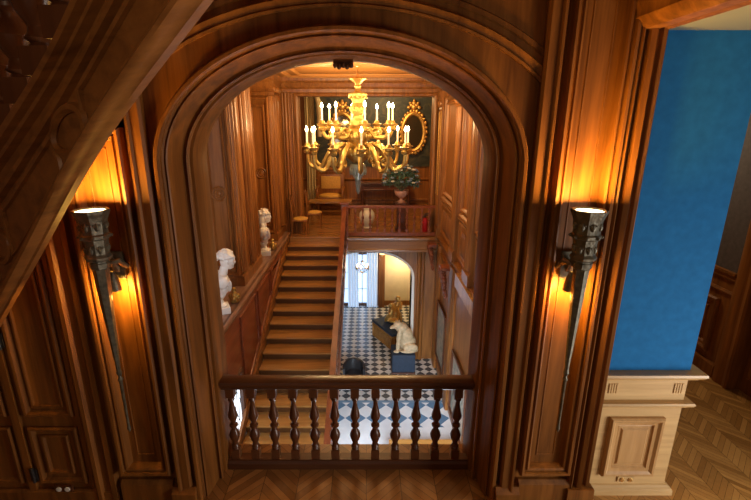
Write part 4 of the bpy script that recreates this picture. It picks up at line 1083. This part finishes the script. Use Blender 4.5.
# ------------------------------------------------------------------ busts on the ledge
def bust(label, loc, rz, hair):
    t = thing('marble_bust', label, 'bust', loc, rz, group='marble busts on the ledge')
    # faces local +Y; the head bows forward
    sh = [((0, 0.0, 0.30), (0.20, 0.11, 0.12)), ((-0.15, 0, 0.33), (0.085, 0.085, 0.10)), ((0.15, 0, 0.33), (0.085, 0.085, 0.10)), ((0, 0.03, 0.24), (0.15, 0.10, 0.14)), ((0, 0.02, 0.14), (0.09, 0.07, 0.10)),
          ((0, 0.02, 0.46), (0.062, 0.062, 0.12)), ((0, 0.06, 0.62), (0.088, 0.105, 0.125)), ((0, 0.10, 0.54), (0.055, 0.055, 0.05)), ((0, 0.165, 0.60), (0.016, 0.022, 0.03)), ((0, 0.155, 0.625), (0.013, 0.018, 0.035)),
          ((-0.035, 0.145, 0.645), (0.024, 0.016, 0.012)), ((0.035, 0.145, 0.645), (0.024, 0.016, 0.012)), ((0, 0.15, 0.555), (0.028, 0.016, 0.010)), ((0, 0.145, 0.525), (0.026, 0.02, 0.018)),
          ((-0.09, 0.05, 0.61), (0.014, 0.022, 0.034)), ((0.09, 0.05, 0.61), (0.014, 0.022, 0.034)),
          ((0, 0.035, 0.69), (0.105, 0.115, 0.085))]
    for k in range(16):
        a = 2 * PI * k / 16
        sh.append(((0.098 * math.cos(a), 0.03 + 0.11 * math.sin(a), 0.685 + 0.015 * math.sin(3 * a)), (0.032, 0.032, 0.03)))
    rng = random.Random(3 if hair == 'bun' else 5)
    for k in range(30):
        a = rng.uniform(0, 2 * PI); e = rng.uniform(0.15, 1.4)
        if math.sin(a) > 0.55 and e < 0.6: continue
        sh.append(((0.112 * math.cos(a) * math.cos(e), 0.03 + 0.122 * math.sin(a) * math.cos(e), 0.665 + 0.112 * math.sin(e)), (0.024, 0.024, 0.022)))
    if hair == 'bun':
        sh += [((0, -0.115, 0.66), (0.07, 0.06, 0.065)), ((0, -0.15, 0.67), (0.04, 0.04, 0.04))]
    else:
        sh += [((-0.085, -0.01, 0.55), (0.04, 0.06, 0.13)), ((0.085, -0.01, 0.55), (0.04, 0.06, 0.13)), ((0, -0.06, 0.55), (0.09, 0.06, 0.16)), ((-0.11, 0.0, 0.42), (0.04, 0.05, 0.09)), ((0.11, 0.0, 0.42), (0.04, 0.05, 0.09))]
    for k in range(5):                                              # drapery folds
        sh.append(((-0.13 + 0.065 * k, 0.105, 0.27 - 0.02 * (k % 2)), (0.018, 0.03, 0.12), (0.15, 0.5, 0)))
    fg = blob('figure', sh, marble, t, (0, 0, 0.18), 0.0085, 1)
    fg.rotation_euler = (-0.16 if hair == 'bun' else 0.0, 0, 0)
    bm = B(); lathe(bm, [(0.11, 0.10), (0.11, 0.12), (0.06, 0.15), (0.05, 0.20), (0.08, 0.24), (0.09, 0.26)], seg=18); obj('socle', bm, marble, t, smooth=True)
    bm = B(); bevbox(bm, -0.13, 0.13, -0.13, 0.13, 0.0, 0.10, 0.01); obj('plinth', bm, marble, t)
    return t
b1 = bust('white marble bust with hair in a bun, on the ledge close to the arch', (-2.42, 6.75, 0.10), -PI / 2 + 0.45, 'bun')
b1.scale = (1.12,) * 3
b2 = bust('white marble bust with long hair, farther along the ledge by the chairs', (-2.42, 10.05, 0.10), -PI / 2 + 0.2, 'long')
b2.scale = (1.15,) * 3
def gilt_orn(label, loc):
    bm = B()
    for p in (((0, 0, 0.05), (0.09, 0.09, 0.05)), ((0, 0, 0.14), (0.06, 0.06, 0.08)), ((0.06, 0.0, 0.12), (0.05, 0.05, 0.06)), ((-0.06, 0.02, 0.12), (0.05, 0.05, 0.06)), ((0, 0, 0.24), (0.045, 0.045, 0.05)), ((0.02, -0.06, 0.1), (0.05, 0.05, 0.06))):
        ell(bm, *p, seg=10)
    tag(obj('gilt_ornament', bm, gold, loc=loc, smooth=True), label, 'ornament', 'gilt ornaments at the busts')
gilt_orn('small gilt ornament at the foot of the bust with the bun', (-2.30, 7.14, 0.10))
gilt_orn('small gilt ornament at the foot of the long haired bust', (-2.30, 10.44, 0.10))

# ------------------------------------------------------------------ chandelier
CX, CY = -0.17, 9.5
cd = thing('chandelier', 'large two-tiered gilded candle chandelier hanging in the stair hall', 'chandelier', (CX, CY, 0))
bm = B(); lathe(bm, [(0.015, 3.98), (0.015, 4.2), (0.07, 4.22), (0.08, CZ)], seg=10); obj('suspension_rod', bm, brass, cd, smooth=True)
bm = B(); lathe(bm, [(0.02, 4.02), (0.18, 3.99), (0.19, 3.97), (0.13, 3.94), (0.07, 3.90), (0.05, 3.86), (0.075, 3.84), (0.05, 3.80), (0.06, 3.74), (0.09, 3.72), (0.19, 3.70), (0.20, 3.67), (0.16, 3.62), (0.11, 3.54), (0.12, 3.50), (0.15, 3.42),
      (0.16, 3.36), (0.11, 3.28), (0.10, 3.22), (0.14, 3.18), (0.17, 3.10), (0.15, 3.04), (0.12, 3.0), (0.20, 2.96), (0.24, 2.88), (0.24, 2.80), (0.17, 2.72), (0.15, 2.66), (0.24, 2.60), (0.28, 2.52), (0.24, 2.42), (0.14, 2.34), (0.10, 2.30)], seg=24)
for k in range(12):
    a = 2 * PI * k / 12
    for z, r, s in ((2.84, 0.23, 0.05), (2.54, 0.27, 0.055), (3.40, 0.145, 0.04), (3.64, 0.17, 0.035)):
        ell(bm, (r * math.cos(a), r * math.sin(a), z), (s * 0.7, s * 0.7, s * 1.5), seg=8)
obj('stem', bm, gold, cd, smooth=True, sharp=60)
bm = B(); lathe(bm, [(0.10, 2.30), (0.16, 2.27), (0.18, 2.20), (0.14, 2.08), (0.08, 1.98), (0.06, 1.92), (0.07, 1.86), (0.05, 1.78), (0.055, 1.72), (0.01, 1.64)], seg=20)
for k in range(16):
    a = 2 * PI * k / 16; ell(bm, (0.165 * math.cos(a), 0.165 * math.sin(a), 2.13), (0.025, 0.025, 0.08), seg=6)
obj('glass_pendant', bm, glass_pend, cd, smooth=True)
def arm_bm(R, z0, zd, zc):
    bm = B()
    P = [(0.18, z0), (0.18 + (R - 0.18) * 0.22, z0 + 0.07), (0.18 + (R - 0.18) * 0.45, z0 - 0.05), (0.18 + (R - 0.18) * 0.68, zd), (R * 0.90, zd + 0.01), (R * 0.985, zd + 0.12), (R, zc)]
    pts = []
    for i in range(len(P) - 1):
        p0 = P[max(i - 1, 0)]; p1 = P[i]; p2 = P[i + 1]; p3 = P[min(i + 2, len(P) - 1)]
        for j in range(4):
            t = j / 4
            q = [0.5 * (2 * p1[d] + (p2[d] - p0[d]) * t + (2 * p0[d] - 5 * p1[d] + 4 * p2[d] - p3[d]) * t * t + (-p0[d] + 3 * p1[d] - 3 * p2[d] + p3[d]) * t ** 3) for d in (0, 1)]
            pts.append((q[0], 0, q[1]))
    pts.append((P[-1][0], 0, P[-1][1]))
    n = len(pts)
    tube(bm, pts, [0.048 - 0.013 * abs(2 * i / (n - 1) - 0.7) for i in range(n)], 8)
    # scrolled leaf under the arm
    c = 0.18 + (R - 0.18) * 0.5
    tube(bm, [(c + 0.12 * math.cos(a) * (1 - a / 9), 0, zd + 0.10 + 0.10 * math.sin(a) * (1 - a / 9)) for a in [0.5 * k for k in range(14)]], 0.03, 6)
    lathe(bm, [(0.03, zc - 0.10), (0.075, zc - 0.07), (0.085, zc - 0.03), (0.06, zc), (0.105, zc + 0.03), (0.12, zc + 0.05), (0.07, zc + 0.06), (0.055, zc + 0.09), (0.04, zc + 0.12)], (R, 0, 0), 12)
    return bm
FL = [(0.004, 0.0), (0.014, 0.012), (0.019, 0.03), (0.015, 0.052), (0.007, 0.072), (0.001, 0.085)]
def tier(nn, R, z0, zd, zc, hc, ph):
    mesh = [None, None, None]
    for k in range(nn):
        a = 2 * PI * k / nn + ph
        if mesh[0] is None:
            o = obj('arm', arm_bm(R, z0, zd, zc), gold, cd, smooth=True)
            bm = B(); lathe(bm, [(0.019, zc + 0.08), (0.018, zc + 0.09 + hc)], (R, 0, 0), 8); c = obj('candle', bm, candle_m, o, smooth=True)
            bm = B(); lathe(bm, [(r * 1.7, z * 1.3 + zc + 0.09 + hc) for r, z in FL], (R, 0, 0), 8); f_ = obj('flame_bulb', bm, flame_m, o, smooth=True)
            mesh = [o.data, c.data, f_.data]
        else:
            o = bpy.data.objects.new('arm', mesh[0]); C.objects.link(o); o.parent = cd
            c = bpy.data.objects.new('candle', mesh[1]); C.objects.link(c); c.parent = o
            f_ = bpy.data.objects.new('flame_bulb', mesh[2]); C.objects.link(f_); f_.parent = o
        o.rotation_euler = (0, 0, a)
        light('candle_light', 'POINT', (CX + R * math.cos(a), CY + R * math.sin(a), zc + 0.25 + hc), 19.0, (1.0, 0.66, 0.30), radius=0.03)
tier(8, 0.74, 2.90, 2.83, 3.05, 0.27, 0.20)
tier(12, 1.06, 2.62, 2.22, 2.60, 0.26, 0.08)

# ------------------------------------------------------------------ daylight and ambient
# west light is an added fill; then second window, in the near wall of the hall beside the arch (unseen from here)
light('hall_fill_light_west', 'AREA', (-2.3, 3.75, 2.3), 55, (0.95, 0.93, 0.95), 0.9, (PI / 2, 0, 0), 2.4)
light('hall_window_light', 'AREA', (1.35, 3.75, 2.3), 26, (0.95, 0.93, 0.95), 0.9, (PI / 2, 0, 0), 2.6)
light('entrance_daylight', 'AREA', (0.95, 4.1, -1.7), 300, (0.74, 0.87, 1.0), 1.8, (PI / 2 - 0.75, 0, 0), 2.0, spread=math.radians(110))
light('blue_room_window_light', 'AREA', (4.40, 0.9, 1.0), 135, (1.0, 0.97, 0.92), 1.3, (0, PI / 2, 0), 1.9)
light('blue_room_fill_light', 'POINT', (3.6, 6.6, 3.2), 90, (1.0, 0.80, 0.55), radius=0.1)  # unseen fill added behind the pier to brighten the side wall
light('near_room_fill_light', 'POINT', (-0.9, -0.7, 3.7), 36, (1.0, 0.78, 0.5), radius=0.12)  # added behind the camera to lift the stair string, no fixture
light('landing_fill_light', 'POINT', (0.6, 15.2, 4.2), 260, (1.0, 0.65, 0.28), radius=0.15)  # unseen point light added to brighten the landing

w = bpy.data.worlds.new('world'); S.world = w; w.use_nodes = True
w.node_tree.nodes['Background'].inputs[0].default_value = (1.0, 0.85, 0.68, 1); w.node_tree.nodes['Background'].inputs[1].default_value = 0.11

S.view_settings.view_transform = 'Standard'; S.view_settings.look = 'None'
S.view_settings.exposure = 0.0; S.view_settings.gamma = 1.0
try:
    S.cycles.use_denoising = True; S.cycles.max_bounces = 8; S.cycles.sample_clamp_indirect = 6.0
except Exception: pass
